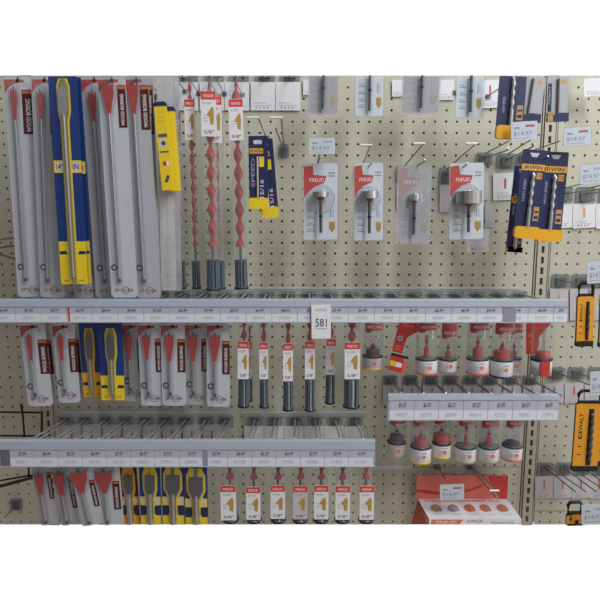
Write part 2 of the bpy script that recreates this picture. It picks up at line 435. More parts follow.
def auger_tube(T, B, w, d, label, group=None, lab=(342, 378), cap=380, aug=None, R=3, pitch=12, dim=False, cut=False, tip=True, labw=None, dx=0, word='PRO'):
    it = It('auger_bit_tube', label, 'drill bit', T, B, d, group); L = it.L; h = w/2; it.yo = w
    px = (T[0]+B[0])/2
    bc = it.b_(cap, px); b1 = it.b_(lab[0], px); b0 = it.b_(lab[1], px)
    m = it.mb(); y = -h
    m.prism(rr(-h, h, bc, L, .3, False, False), -2*h, 0, 'tube_clear'); m.build('tube', it.root)
    if bc > .5:
        m = it.mb(); hh = h+.5
        m.lathe([(0, bc+.3), (hh*.98, bc), (hh*1.0, 2.2), (hh*1.12, 2.0), (hh*1.12, .6), (hh*.95, 0), (0, 0)], 'cap_grey', y=-h, n=12)
        for s_ in (-.5, 0, .5): m.box(s_*hh-.25, s_*hh+.25, -h-hh*.98-.3, -h-hh*.9+.3, 3, bc-1, 'black')
        co = m.build('end_cap', it.root)
        m = it.mb(); m.lathe([(0, 2.0), (hh*1.16, 2.0), (hh*1.16, 0), (0, -.1)], 'black', y=-h, n=12); m.build('cap_rim', co)
    m = it.mb(); lw = (labw or w+1.5)/2
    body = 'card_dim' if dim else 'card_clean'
    H = b1-b0; y0 = -2*h-.7; y1 = -2*h-.15
    m.rrect(-lw+dx, lw+dx, b0, b1, .8, y0, y1, body)
    f = y0-.08
    m.box(-lw+dx+.2, lw+dx-.2, f, y0, b1-H*.19, b1-.3, 'red_bright')
    m.text(word, dx, b1-H*.11, lw*1.3, H*.07, f-.05, 'card_clean')
    m.prism([(dx+lw*.15, b0+H*.28), (dx+lw*.6, b0+H*.25), (dx+lw*.7, b0+H*.5), (dx+lw*.6, b0+H*.66), (dx+lw*.25, b0+H*.62), (dx-lw*.25, b0+H*.48), (dx+lw*.1, b0+H*.42)], f, y0, 'tan')
    m.text('AUGER', dx-lw*.2, b1-H*.27, lw*1.1, H*.05, f, 'ink_soft')
    m.text('5/8"', dx, b0+H*.1, lw*1.3, H*.08, f, 'ink')
    for q in (.34, .4, .46): m.box(dx-lw*.75, dx-lw*.1, f, y0, b0+H*(q-.008), b0+H*(q+.012), 'ink_faint')
    m.build('label_card', it.root)
    a0, a1 = aug if aug else (cap+3, T[1]+2)
    ba = it.b_(a0, px); bb = min(it.b_(a1, px), L-.5)
    m = it.mb(); m.tube([(0, -h, min(bc, ba)-1 if bc > .5 else .5), (0, -h, ba+1)], min(1.3, R*.5), 'steel_dark'); bo = m.build('bit', it.root)
    m = it.mb(); m.auger(ba, bb, R, 'red_paint', y=-h, pitch=pitch*1.35, rf=.36, taper=.06 if tip else 0); m.tube([(0, -h, ba), (0, -h, bb-4)], max(.5, R*.36), 'steel_dark'); m.build('flute', bo)
    hang_tab(it, T, d)
    return it

def forstner_card(T, B, w, d, label, group=None, dim=False, head=(16, 5), corner=True, cut_top=False, headkind='cup', sticker=False):
    """head = width, height of the cutter in px"""
    it = It('forstner_bit_card', label, 'drill bit', T, B, d, group); L = it.L; h = w/2
    body = 'sleeve' if dim else 'card_clean'
    m = it.mb()
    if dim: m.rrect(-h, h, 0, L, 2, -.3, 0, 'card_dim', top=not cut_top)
    else: m.rrect(-h, h, 0, L, 2, -.3, 0, 'card_clean', top=not cut_top)
    y = -.36
    if corner:
        m.prism([(-h+.4, L-3), (-h*.45, L-2), (-h*.4, L-11), (h*.35, L-12), (h*.22, L-19), (-h*.3, L-22), (-h*.75, L-28), (-h+.4, L-34)], -.42, -.3, 'red_bright')
        m.text('FREUD', -h*.22, L-16, w*.42, 3.6, -.48, 'card_clean')
        m.box(h*.45, h*.85, y, -.3, L-13, L-11.5, 'ink_soft'); m.box(h*.45, h*.85, y, -.3, L-10, L-8.5, 'ink_soft')
        cy = L-35; m.disc(0, cy, h*.86, -.38, 'paper_grey'); m.disc(0, cy, h*.8, -.4, 'card_white')
    lo = 8
    for bb in (lo, lo+6, lo+13, lo+20):
        m.box(-h*.8, -h*.3, y, -.3, bb, bb+1.0, 'ink_soft'); m.box(-h*.75, -h*.45, y, -.3, bb+1.8, bb+3, 'ink_faint')
    m.box(h*.55, h*.62, y, -.3, lo+14, lo+24, 'ink_soft'); m.box(h*.7, h*.76, y, -.3, lo+14, lo+22, 'ink_faint')
    m.prism([(h*.5, lo+8), (h*.5, lo+3), (h*.68, lo-1), (h*.86, lo+3), (h*.86, lo+8)], -.44, -.3, 'tan')
    m.prism([(h*.5, lo+8), (h*.86, lo+8), (h*.86, lo+10), (h*.5, lo+10)], -.44, -.3, 'yellow_deep')
    m.build('card', it.root)
    hw, hh = head; top = L-28 if corner else L-2
    m = it.mb(); cb = L-35 if corner else None
    if corner:
        m.lathe([(0, top-hh), (hw/2, top-hh), (hw/2, top), (hw*.4, top+.2), (hw*.38, top-hh*.4), (0, top-hh*.5)], 'steel', y=-8 if hw > 12 else -5, n=20, smooth=False)
        yy = -8 if hw > 12 else -5
        m.lathe([(0, top+3), (.8, top+1), (.8, top-hh)], 'steel', y=yy, n=8)
        m.lathe([(hw*.2, top-hh), (2.0, top-hh-3), (0, top-hh-3)], 'steel_dark', y=yy, n=14)
        bh = m.build('cutter', it.root)
        m = it.mb(); m.tube([(0, yy, top-hh-2), (0, yy, 7)], 1.5, 'steel_dark'); m.tube([(0, yy, 22), (0, yy, 24)], 2.0, 'black'); m.build('shank', bh)
        m = it.mb(); n = 20; R = h*.84; cy = L-35; prof = []
        vs = []; fs = []
        for i, (rf, yy2) in enumerate(((1, -.4), (.96, -5), (.8, -9), (.5, -11.5), (.2, -12.3))):
            for j in range(n): t = 2*math.pi*j/n; vs.append((R*rf*math.cos(t), yy2, cy+R*rf*math.sin(t)))
        for i in range(4):
            for j in range(n): fs.append([i*n+j, i*n+(j+1) % n, (i+1)*n+(j+1) % n, (i+1)*n+j])
        fs.append([4*n+j for j in range(n)]); m.add(vs, fs, 'blister_thin', True)
        m.dome([(-3, 5), (3, 5), (3, cy-R+1), (-3, cy-R+1)], -.4, -6, 1, 'blister_thin')
        m.build('blister', it.root)
    else:
        m = it.mb(); m.tube([(0, -4, L), (0, -4, 4)], 1.4, 'steel_dark'); m.tube([(0, -4, 23), (0, -4, 25)], 2.0, 'black'); m.build('shank', it.root)
        m = it.mb(); m.dome([(-4, 3), (4, 3), (4, L), (-4, L)], -.4, -6, 1, 'blister_thin'); m.build('blister', it.root)
    m = it.mb(); m.rrect(-h-1.5, h+1.5, -2.5, L, 2, -.6, -.46, 'sleeve' if dim else 'blister_thin', top=not cut_top); m.build('film', it.root)
    hang_tab(it, T, d)
    return it

def hole_saw_tube(T, B, w, d, label, group=None, band=(350, 372), saw='red', sw=.55, sh=11, accent=None, red_top=(322, 336), dim=False, dark_in=True):
    it = It('hole_saw_tube', label, 'hole saw', T, B, d, group); L = it.L; h = w/2; it.yo = w; px = (T[0]+B[0])/2
    m = it.mb(); m.lathe([(h*.96, 0), (h, 1), (h, L-1), (h*.9, L)], 'tube_clear', y=-h, n=24); m.build('tube', it.root)
    b1 = it.b_(band[0], px); b0 = it.b_(band[1], px)
    n = 24
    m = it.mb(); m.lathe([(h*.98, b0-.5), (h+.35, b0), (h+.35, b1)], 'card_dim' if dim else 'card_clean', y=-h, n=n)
    m.lathe([(h*.95, b1-.6), (h+.5, b1-.6), (h+.5, b1+.5), (h*.9, b1+.8)], 'black', y=-h, n=n)
    if accent: m.lathe([(0, b0-1.4), (h*.9, b0-1.2), (h+.45, b0-.3), (h+.45, b0+1.4), (h+.3, b0+1.6)], accent, y=-h, n=n)
    f = -2*h-.55
    mid = (b0+b1)/2
    m.disc(1, mid, min(2.1, (b1-b0)*.2), f, 'coral'); m.disc(1, mid+.3, .8, f-.05, 'tan')
    m.box(-h*.5, -h*.15, f, f+.3, mid+1, mid+1.6, 'ink_soft'); m.box(-h*.5, -h*.2, f, f+.3, mid-1.6, mid-1, 'ink_soft'); m.box(-2, 4, f, f+.3, mid+4, mid+4.8, 'ink_soft')
    m.build('base_band', it.root)
    # header paper curled inside the tube
    m = it.mb(); r0 = it.b_(red_top[1], px); vs = []; fs = []; q = 10
    for i in range(q+1):
        t = math.pi*(1.12+.76*i/q)
        for bb in (r0-(2.5 if i < q*.4 else 0), L-.5): vs.append((h*.93*math.cos(t), -h+h*.93*math.sin(t), bb))
    for i in range(q): fs.append([2*i, 2*i+2, 2*i+3, 2*i+1])
    m.add(vs, fs, 'red_bright', True)  # brighter red stands for light coming through the translucent paper
    vs = []; fs = []
    for i in range(q+1):
        t = math.pi*(.1+.8*i/q)
        for bb in (b1+2, L-.5): vs.append((h*.92*math.cos(t), -h+h*.92*math.sin(t), bb))
    for i in range(q): fs.append([2*i, 2*i+2, 2*i+3, 2*i+1])
    m.add(vs, fs, 'gusset', True)
    m.text('HOLE SAW', 0, r0+4, w*.7, 3, -2*h+.2, 'card_clean')
    for zz in (-6, -10): m.box(-h*.55, -h*.1, -2*h+.9, -2*h+1.0, r0+zz, r0+zz+.9, 'ink_red')
    m.build('header_paper', it.root)
    # saw standing on the base
    s = w*sw*.62; base = b1+1.6; sh = sh*1.15
    m = it.mb()
    m.lathe([(0, base), (s, base), (s, base+sh*.62), (s*.9, base+sh*.68), (s*.35, base+sh*.7), (s*.35, base+sh), (0, base+sh)], saw, y=-h, n=18, smooth=False)
    for j in range(10):
        t = 2*math.pi*j/10; m.box(s*math.cos(t)-.4, s*math.cos(t)+.4, -h+s*math.sin(t)-.4, -h+s*math.sin(t)+.4, base-.9, base, saw)
    so = m.build('saw_cup', it.root)
    m = it.mb(); m.lathe([(0, base+sh*1.6), (.5, base+sh*1.5), (1.1, base+sh*1.3), (1.1, base+sh*.9)], 'steel_dark', y=-h, n=10)
    m.tube([(0, -h, base+sh), (0, -h, base+sh*1.25)], 1.8, 'black', n=6); m.build('arbor', so)
    if dark_in:
        m = it.mb(); m.lathe([(0, b1+1.5), (h*.9, b1+.6), (h*.9, b1+1.0), (0, b1+1.2)], 'cap_grey', y=-h, n=20); m.build('foam_pad', it.root)
    hang_tab(it, T, d)
    return it

def irwin_pack(T, B, w, d, label, group=None, foot=18, brand_y=14, side='R', cut_top=False, word='IRWIN'):
    it = It('twist_bit_pack', label, 'drill bit', T, B, d, group); L = it.L; h = w/2
    m = it.mb(); m.rrect(-h, h, foot*.4, L, .8, -1.2, 0, 'navy')
    f = -1.28
    if not cut_top:
        m.box(-h+.6, h-.6, f, -1.2, L-brand_y-6, L-brand_y, 'yellow_deep'); m.text(word, 0, L-brand_y-3, w*.75, 4, f-.06, 'navy')
        m.prism([(-h*.4, L-3), (h*.4, L-3), (h*.2, L-7), (-h*.2, L-7)], f, -1.2, 'card_dim')
    s_ = 1 if side == 'R' else -1
    m.box(h*.45, h*.9, f, -1.2, foot+6, foot+20, 'tan'); m.box(h*.5, h*.85, f-.05, f, foot+8, foot+11, 'navy'); m.box(h*.5, h*.85, f-.05, f, foot+14, foot+16, 'navy')
    if not cut_top: m.box(h*.35, h*.8, f, -1.2, L-brand_y-14, L-brand_y-8, 'yellow_deep'); m.text('7/8', h*.57, L-brand_y-11, h*.4, 4, f-.06, 'navy')
    m.text('HIGH SPEED', -h*.55, L*.55, L*.25, 2.6, f, 'ink_soft', rot=math.pi/2)
    m.build('card', it.root)
    m = it.mb(); m.rrect(-h-.4, h+.4, 0, foot, 3, -5.2, .2, 'yellow_deep'); m.build('foot_cap', it.root)
    m = it.mb(); ba = foot+2; bb = L-brand_y-8 if not cut_top else L-1
    m.tube([(0, -3.4, foot*.8), (0, -3.4, ba+ (bb-ba)*.3)], 2.0, 'steel', n=10); bo = m.build('bit', it.root)
    m = it.mb(); m.auger(ba+(bb-ba)*.28, bb, 2.3, 'steel', y=-3.4, pitch=9, rf=.6, taper=.05); m.build('flute', bo)
    m = it.mb(); m.dome([(-3.6, foot-1), (3.6, foot-1), (3.6, bb+2), (-3.6, bb+2)], -1.3, -6.4, 1, 'blister_thin'); m.build('blister', it.root)
    hang_tab(it, T, d)
    return it

def orange_pack(T, B, w, d, label, group=None, handle=True, cut=False, word='DEWALT', bit=True):
    it = It('masonry_bit_pack', label, 'drill bit', T, B, d, group); L = it.L; h = w/2; hd = 14 if handle else 3
    m = it.mb()
    m.rrect(-h, h, 0 if not cut else 0, L-hd, 1.5, -4, -3, 'orange', bot=not cut)
    m.text(word, -h*.55, (L-hd)*.68, (L-hd)*.36, w*.16, -4.12, 'black', rot=math.pi/2)
    for q in (.2, .3, .4): m.box(-h*.7, -h*.4, -4.1, -4, L*q, L*q+1, 'maroon')
    m.build('shell', it.root)
    m = it.mb()
    m.rrect(-h*1.02, h*1.02, -.6, 5 if not cut else 1, 1.2, -4.6, 0, 'black')
    m.rrect(-h*.96, h*.96, 2, L-hd, 1.2, -3, 0, 'black', bot=False)
    if handle:
        m.tube([(-h*.8, -2.5, L-hd-1), (-h*.85, -2.5, L-4), (-h*.6, -2.5, L-1), (h*.6, -2.5, L-1), (h*.85, -2.5, L-4), (h*.8, -2.5, L-hd-1)], 1.7, 'black')
        m.box(-h*.8, h*.8, -3, 0, L-hd-1.5, L-hd+2.5, 'black')
    m.build('hanger_case', it.root)
    if bit:
        m = it.mb(); m.dome([(h*.02, 6 if not cut else 1), (h*.42, 6 if not cut else 1), (h*.42, L-hd-5), (h*.02, L-hd-5)], -3.9, -4.6, .2, 'black'); m.build('window_recess', it.root)
        m = it.mb(); m.auger(12 if not cut else 1, L-hd-8, w*.10, 'steel_dark', a=h*.22, y=-5.8, pitch=8, rf=.55, taper=.06); m.build('bit', it.root)
    return it

def price_tag(cx, cy, w, hgt, d, label, group=None, red=True, tilt=0):
    it = It('price_tag', label, 'price tag', (cx+tilt, cy-hgt/2), (cx-tilt, cy+hgt/2), d, group); L = it.L; h = w/2
    m = it.mb(); m.rrect(-h, h, 0, L, .6, -.5, 0, 'paper')
    f = -.56
    m.box(-h*.75, -h*.35, f, -.5, L*.62, L*.72, 'ink_soft'); m.box(h*.1, h*.8, f, -.5, L*.70, L*.82, 'ink_red' if red else 'ink_faint')
    m.text('$14.97', -h*.1, L*.36, w*.7, L*.26, f-.03, 'ink_soft'); m.box(-h*.8, h*.5, f, -.5, L*.1, L*.15, 'ink_faint')
    m.build('tag_paper', it.root)
    m = it.mb(); m.rrect(-h-.8, h+.8, -.8, L+1.2, .8, -1.0, -.7, 'blister_thin'); m.build('tag_sleeve', it.root)
    return it

def back_tag(cx, y0, y1, w, label, group=None, mark='red', d=.004, dim=False, plate=True, px2=None):
    """printed board card hanging flat against the pegboard under a hook"""
    it = It('hook_card', label, 'hook card', (px2 or cx, y0), (cx, y1), d, group); L = it.L; h = w/2
    m = it.mb(); m.box(-h, h, -.4, 0, 0, L, 'card_dim' if dim else 'card_clean'); f = -.45
    m.box(-h*.7, h*.7, f, -.4, L*.16, L*.19, 'ink_faint'); m.box(-h*.8, h*.3, f, -.4, L*.25, L*.28, 'ink_faint')
    for q in range(4): m.box(-h*.6+q*h*.3, -h*.6+q*h*.3+h*.14, f, -.4, L*.07, L*.13, 'ink_soft')
    if mark: m.box(-h*.08, h*.08, f-.05, -.4, L*.42, L*.80, {'red': 'red', 'yellow': 'yellow_deep', 'rust': 'orange_spot', 'olive': 'olive'}[mark])
    m.build('card', it.root)
    return it

# ================================================================ price rails
def rail(x0, x1, yt, yl, ym, yb, d, first, pitch, words, label, stickers=()):
    """ledge from yt to yl, price row yl..ym, code row ym..yb"""
    y_ = yt; a = P(x0, (yt+yb)/2, d); b = P(x1, (yt+yb)/2, d)
    root = bpy.data.objects.new('price_rail', None); COL.objects.link(root)
    zt = P(300, yt, d).z; zb = P(300, yb, d).z; zl = P(300, yl, d).z; zm = P(300, ym, d).z
    root.location = (a.x, -d, zb); root['label'] = label; root['category'] = 'price rail'
    Lx = b.x-a.x; m = MB(1.0); H = zt-zb
    # extrusion profile: slanted ledge, flat face, bottom lip
    prof = [(0, 0), (-.004, 0), (-.004, .002), (-.0015, .003), (-.0015, zl-zb), (-.004, zl-zb+.001), (-.002, H), (.006, H+.003), (.012, H+.002), (.012, H-.002), (.002, zl-zb), (.002, 0)]
    n = len(prof); vs = [(0, y, z) for y, z in prof]+[(Lx, y, z) for y, z in prof]
    m.add(vs, [[i, n+i, n+(i+1) % n, (i+1) % n] for i in range(n)]+[list(range(n-1, -1, -1)), list(range(n, 2*n))], 'rail_body')
    m.build('channel', root)
    k = K((yt+yb)/2, d); i = 0; xx = first
    while xx-pitch/2 < x1-1:
        c = (xx-x0)*k; w = pitch*k*.5
        lo = max(c-w+.0005, .001); hi = min(c+w-.0005, Lx-.001)
        if hi-lo > .008:
            m = MB(1.0); zc = zm-zb; z1 = zl-zb
            m.box(lo, hi, -.0024, -.0016, zc, z1-.0004, 'rail_face')
            m.box(lo, hi, -.0026, -.0016, .0025, zc, 'paper')
            f = -.0028
            wd = words[i % len(words)]; cc = (lo+hi)/2; hw = min(w, (hi-lo)/2)
            m.text(wd, cc+hw*.08, zc+(z1-zc)*.5, hw*.66, (z1-zc)*.5, f, 'ink')
            m.box(cc-hw*.85, cc-hw*.62, f, -.0026, zc+(z1-zc)*.55, zc+(z1-zc)*.78, 'ink_faint')
            m.text('%05d' % ((i*7919+10457) % 99999), cc, zc*.52+.0012, hw*.95, zc*.36, f-.0002, 'ink_faint')
            m.build('price_label', root)
        i += 1; xx += pitch
    for sx0, sx1, sm in stickers:
        m = MB(1.0); m.box((sx0-x0)*k, (sx1-x0)*k, -.0034, -.0028, .003, zl-zb-.0006, sm); m.build('divider_sticker', root)
    return root
rail(-14, 567, 300.5, 307, 314, 322.5, .19, 3, 25.6, ['$6.99', '$7.99', '$5.97', '$6.97', '$8.99', '$9.99', '$7.49'],
     'long grey-blue price rail holding the row of labels across the middle of the wall', [(68.5, 70.2, 'red'), (503, 515.5, 'sticker_mauve')])
rail(388, 558.5, 395.5, 400, 410, 420, .155, 401.5, 24.6, ['$4.37', '$6.97', '$6.27', '$9.27', '$12.97'],
     'short pale price rail at lower right, above the second row of hole saw tubes')
rail(-14, 375, 441.5, 449.5, 457.5, 466.5, .19, 22, 24.2, ['$3.99', '$4.49', '$5.29', '$4.99', '$7.97', '$9.97', '$17.97', '$19.97'],
     'lower left price rail above the red spade bits and bottom auger tubes', [(1, 10.5, 'sticker_grey'), (203, 208, 'sticker_mauve')])
# aisle number sign
it = It('number_sign', 'small white hanging sign reading 581 on the middle price rail', 'sign', (321, 304.5), (321.3, 338.5), .197); L = it.L
m = it.mb(); m.rrect(-9.7, 9.7, 0, L, .6, -.4, 0, 'card_clean'); m.text('581', 0, L*.47, 11.5, 8.2, -.5, 'ink')
for q, w_ in ((.86, 5), (.81, 6), (.28, 5.5)): m.box(-w_, w_, -.46, -.4, L*q, L*q+.8, 'ink_soft')
m.build('sign_board', it.root)

# ================================================================ hooks behind the rails
ORD = ['leftmost']+[x+' from left' for x in 'second third fourth fifth sixth seventh eighth ninth tenth eleventh twelfth thirteenth fourteenth fifteenth sixteenth seventeenth eighteenth nineteenth twentieth twenty-first twenty-second twenty-third twenty-fourth'.split()]
mat('wire_light', (.50, .55, .58), .3, metal=.4, var=.1)
def rail_hooks(xs, yw, yt, d, label, group, lens='lens_pale', plate=(15, 12), wm='wire_light', r=.0023, twin=.009):
    for i, x in enumerate(xs):
        xt = 300+(x-300)*(DIST/(DIST-d)) ;
        h = hang_hook((x, yw), (xt, yt), None, d=d-.004, label=label+', '+ORD[i], group=group, plate=plate, lens=lens, wm=wm, r=r, twin=twin)
s2 = 20.9
rail_hooks([66+20*i for i in range(9)], 419, 440.5, .185, 'steel hook above the bottom row spade bit packs', 'hooks of the lower left price rail above the spade bits')
rail_hooks([255+20*i for i in range(6)], 419, 440.5, .185, 'steel hook above the bottom row auger tubes', 'hooks of the lower left price rail above the auger tubes')
rail_hooks([390+20*i for i in range(8)], 379, 394.5, .15, 'steel hook reaching the short right price rail', 'hooks of the short right price rail', lens='lens', wm='wire', r=.0018)
rail_hooks([36+21*i for i in range(24)], 293.5, 302, .185, 'dark hook bracket just over the long middle price rail', 'hooks of the long middle price rail', lens='lens', plate=(15, 7))
# pale mounting strips above hook plates
def mstrip(x0, x1, y0, y1, label, d=.007):
    a = P(x0, y0, d); b = P(x1, y1, d); m = wmb(); m.box(a.x, b.x, -d-.002, -d+.001, b.z, a.z, 'gusset'); m.box(a.x, b.x, -d-.003, -d-.002, a.z-.004, a.z, 'strip_pale')
    tagmesh(m.build('hook_strip'), label, 'mounting strip')
mstrip(60, 232, 411, 417, 'clear mounting strip behind the hooks above the lower left spade bits')
mstrip(242, 366, 411, 417, 'clear mounting strip behind the hooks above the lower auger tubes')
mstrip(184, 523, 287, 294, 'clear mounting strip just above the long middle price rail')
for i in range(8):
    back_tag(72+20*i, 424, 455, 18, 'pale hook card with red mark behind the lower left rail, '+ORD[i], 'red-marked hook cards behind the lower left rail', mark='red', dim=True)
for i in range(6):
    back_tag(254+20*i, 426, 456, 19.4, 'plain white hook card above the bottom row auger tubes, '+ORD[i], 'plain hook cards behind the lower rail', mark=None)
for i in range(8):
    back_tag(392+20*i, 384, 404, 18, 'pale tan-marked hook card behind the short right price rail, '+ORD[i], 'hook cards behind the short right rail', mark='rust', dim=True)

# ================================================================ top left long packs
LP = dict(lab=(.30, .30, 15, 45))
spade_pack((17.5, 77), (31.5, 297), 27, .150, 'long pale spade bit pack at the far left end of the top row', bit=(9, 3, 34), lab=(.33, .42, 12, 42))
spade_pack((44, 77), (53, 297.5), 25, .166, 'long spade bit pack directly left of the big blue and yellow pack', bit=(12, 3, 30), lab=(.33, .3, 12, 42), dim=True)
blue_pack((62.5, 76.5), (75, 284.5), 28, .192, 'long blue and yellow spade bit pack in front of the top left row', long=True)
blue_pack((67, 77.5), (79, 284), 27, .178, 'second long blue pack almost hidden behind the front blue and yellow one', long=True)
spade_pack((75, 77), (87, 298), 26, .140, 'long spade bit pack just right of and behind the big blue and yellow pack', bit=(12, 3, 30), lab=(.25, .28, 18, 40), dim=True)
spade_pack((94, 77), (109, 298), 26, .150, 'long spade bit pack second to the right of the big blue pack, narrow red bit', bit=(12, 3.6, 32), dim=True, shaft=-.08, lab=(.36, .2, 14, 40), corner=True)
spade_pack((111.5, 77), (125, 297.5), 27, .184, 'brightest white long spade bit pack, right of the blue one, with wide red bit', bit=(3, 5.5, 34), lab=(.33, .3, 8, 40))
spade_pack((136, 77), (149, 298), 24, .168, 'long spade bit pack third to the right of the blue one, red bit at top', bit=(3, 5, 34), lab=(.30, .36, 8, 42), dim=True)
spade_pack((144, 77), (152.5, 298), 18, .150, 'last long spade bit pack before the grey sleeve, only its dark label edge showing', bit=(16, 2.5, 30), lab=(.30, .3, 8, 46), dim=True, corner=False)
# grey sleeve
it = It('bit_sleeve', 'tall translucent grey sleeve hanging behind the yellow box at the top left', 'drill bit', (165, 77), (169.5, 290), .14); L = it.L
m = it.mb(); m.rrect(-7.5, 7.5, 0, L, 1, -3, 0, 'sleeve_milky'); m.build('sleeve', it.root)
m = it.mb(); m.box(-5.5, 5.5, -1.8, -1.4, 54, L-4, 'card_white'); m.build('paper_insert', it.root)
m = it.mb(); m.tube([(0, -1.2, 2), (0, -1.2, L-6)], 1.0, 'steel'); m.build('bit', it.root)
it = It('bit_sleeve', 'narrower clear sleeve directly right of the tall grey one', 'drill bit', (174, 77), (178, 290), .12); L = it.L
m = it.mb(); m.rrect(-4.5, 4.5, 0, L, 1, -3, 0, 'sleeve_milky'); m.build('sleeve', it.root)
m = it.mb(); m.tube([(0, -1.5, 2), (0, -1.5, L-6)], 1.0, 'steel'); m.build('bit', it.root)
def yellow_box(T, B, w, d, label, front=True):
    it = It('bit_box', label, 'drill bit', T, B, d); L = it.L; h = w/2
    m = it.mb(); m.rrect(-h, h, 0, L, .6, -5, 0, 'yellow'); f = -5.08
    if front:
        m.box(-h*.8, h*.75, f, -5, L*.62, L*.66, 'ink'); m.box(-h*.6, h*.5, f, -5, L*.50, L*.60, 'card_dim'); m.disc(0, L*.55, 2.2, f-.04, 'steel_dark')
        m.box(-h*.8, h*.8, f, -5, L*.44, L*.46, 'ink'); m.box(-h*.4, h*.2, f, -5, L*.29, L*.34, 'red'); m.box(h*.2, h*.7, f, -5, L*.29, L*.34, 'card_clean')
        m.prism([(-h*.4, L*.1), (h*.1, L*.09), (h*.6, L*.17), (h*.1, L*.18)], f, -5, 'steel_dark')
        for q in (.80, .85, .9): m.box(-h*.6, h*.5, f, -5, L*q, L*q+1, 'yellow_deep')
    m.build('carton', it.root)
    m = it.mb(); m.prism([(-h-.8, L-2), (h+.5, L-2), (h+.6, L+.5), (h*.8, L+2.2), (-h*.8, L+2.2), (-h-.8, L+.5)], -5.4, .2, 'navy'); m.build('lid', it.root)
yellow_box((161, 105), (169, 190.5), 11.5, .165, 'narrow yellow box with a dark blue lid hanging among the top left bits')
yellow_box((170, 110), (176.5, 191.5), 10, .148, 'second yellow box partly hidden behind the narrow yellow box with blue lid', False)
# auger tubes of the top row
auger_tube((175.5, 88), (182, 289), 6, .12, 'thinnest auger bit tube, leftmost of the four hanging in the top row', lab=(112, 150), cap=261, aug=(240, 90), R=1.5, pitch=9, labw=8, word='PRO')
auger_tube((188.6, 77), (196, 289), 7.5, .14, 'slim auger bit tube with red-topped label, second from left in the top row', lab=(99, 140), cap=261, aug=(246, 78), R=2.5, pitch=10.5, labw=10.5, word='PRO')
auger_tube((208, 77), (212.5, 291), 12.5, .172, 'widest auger bit tube in the top row, its white label hangs highest', lab=(91, 136.5), cap=260, aug=(247, 79), R=4.2, pitch=13.5, labw=15, word='MILWAUKEE')
auger_tube((216, 78), (219, 289.5), 10, .145, 'auger bit tube half hidden behind the widest one in the top row', lab=(96, 143), cap=261, aug=(252, 100), R=1.2, pitch=14, labw=10.5)
auger_tube((235, 77), (241, 289.5), 12, .155, 'rightmost auger bit tube in the top row, beside the empty board', lab=(99, 140.5), cap=260, aug=(247, 78), R=4.4, pitch=13.5, labw=14, word='MILWAUKEE')

# ================================================================ row of board cards along the top
for i, cx in enumerate((186, 212, 237, 263, 288)):
    back_tag(cx, 82, 110.5, 24.5, 'white hook card of the row along the top, number %s counted from the yellow box' % ('one', 'two', 'three', 'four', 'five')[i], 'white hook cards along the top', mark=None)
    hang_hook((cx+2, 78.5), (300+(cx+2-300)*1.05, 77.3), None, d=.06, label='dark hook bracket above the row of white hook cards along the top, '+ORD[i], group='top brackets above the white hook cards', plate=(20, 6), lens='lens')
# hooks left of the forstner cards
hang_hook((284, 150), (276, 130), (281, 117.5), d=.19, label='empty hook with clear end plate right of the two small navy bit packs', plate=(10, 16), tbar=11, lens='lens')
hang_hook((266, 140), (262, 146), (258, 117.5), d=.15, label='hook that carries the two small navy packs with yellow ends', plate=(8, 12), tbar=11)
def blue_small(T, B, w, d, label):
    it = It('jigsaw_pack', label, 'drill bit', T, B, d); L = it.L; h = w/2
    m = it.mb(); m.rrect(-h, h, 2, L, 1, -1, 0, 'navy'); f = -1.08
    m.box(-h*.9, h*.5, f, -1, L-17, L-12, 'yellow_deep'); m.text('IRWIN', -h*.2, L-14.5, w*.6, 3.2, f-.05, 'navy')
    m.box(h*.1, h*.6, f, -1, L-30, L-20, 'yellow'); m.text('15/16', h*.35, 20, 18, h*.4, f, 'card_dim', rot=math.pi/2); m.text('SPEED', -h*.55, L*.5, 28, h*.4, f, 'ink_soft', rot=math.pi/2)
    m.rrect(-h*.5, h*.4, L-8, L-4, 1.5, f, -1, 'card_dim')
    m.build('card', it.root)
    m = it.mb(); m.rrect(-h-.3, h+.3, 0, 11, 2.5, -3.5, .1, 'yellow'); m.build('foot_cap', it.root)
    m = it.mb(); m.tube([(h*-.1, -2.4, 9), (h*-.1, -2.4, L-20)], 1.2, 'steel'); m.build('bit', it.root)
blue_small((258, 136), (259, 209), 19, .16, 'front small navy pack with yellow rounded end beside the auger tubes')
blue_small((264, 139), (270.5, 218), 17, .135, 'small navy pack with yellow end, tucked behind the other and hanging lower')

# top cut-off cards
forstner_card((323.5, 76.5), (322.5, 114), 28, .10, 'greyish clear bit card hanging at the very top, left of the bright white one', dim=True, corner=False, cut_top=True)
forstner_card((369.5, 76.5), (369, 116), 28, .12, 'bright white bit card at the very top, above the second forstner card', corner=False, cut_top=True)
forstner_card((421.5, 76.5), (420, 113), 36, .11, 'wide greyish clear bit card at the very top of the board', dim=True, corner=False, cut_top=True)
forstner_card((470.5, 76.5), (469, 117), 27, .13, 'white bit card at the very top, just left of the dark blue bit packs', corner=False, cut_top=True)
back_tag(398, 80, 96.5, 12, 'small white hook card between two bit cards at the very top', mark=None)
back_tag(445, 80, 100, 18, 'hook card showing left of the rightmost white bit card at the top', mark=None)
back_tag(490, 80, 108, 20, 'white hook card with a red mark beside the rightmost white bit card at the top', mark='red')
back_tag(309, 80, 95, 12, 'narrow hook card left of the first grey bit card at the top', mark=None)

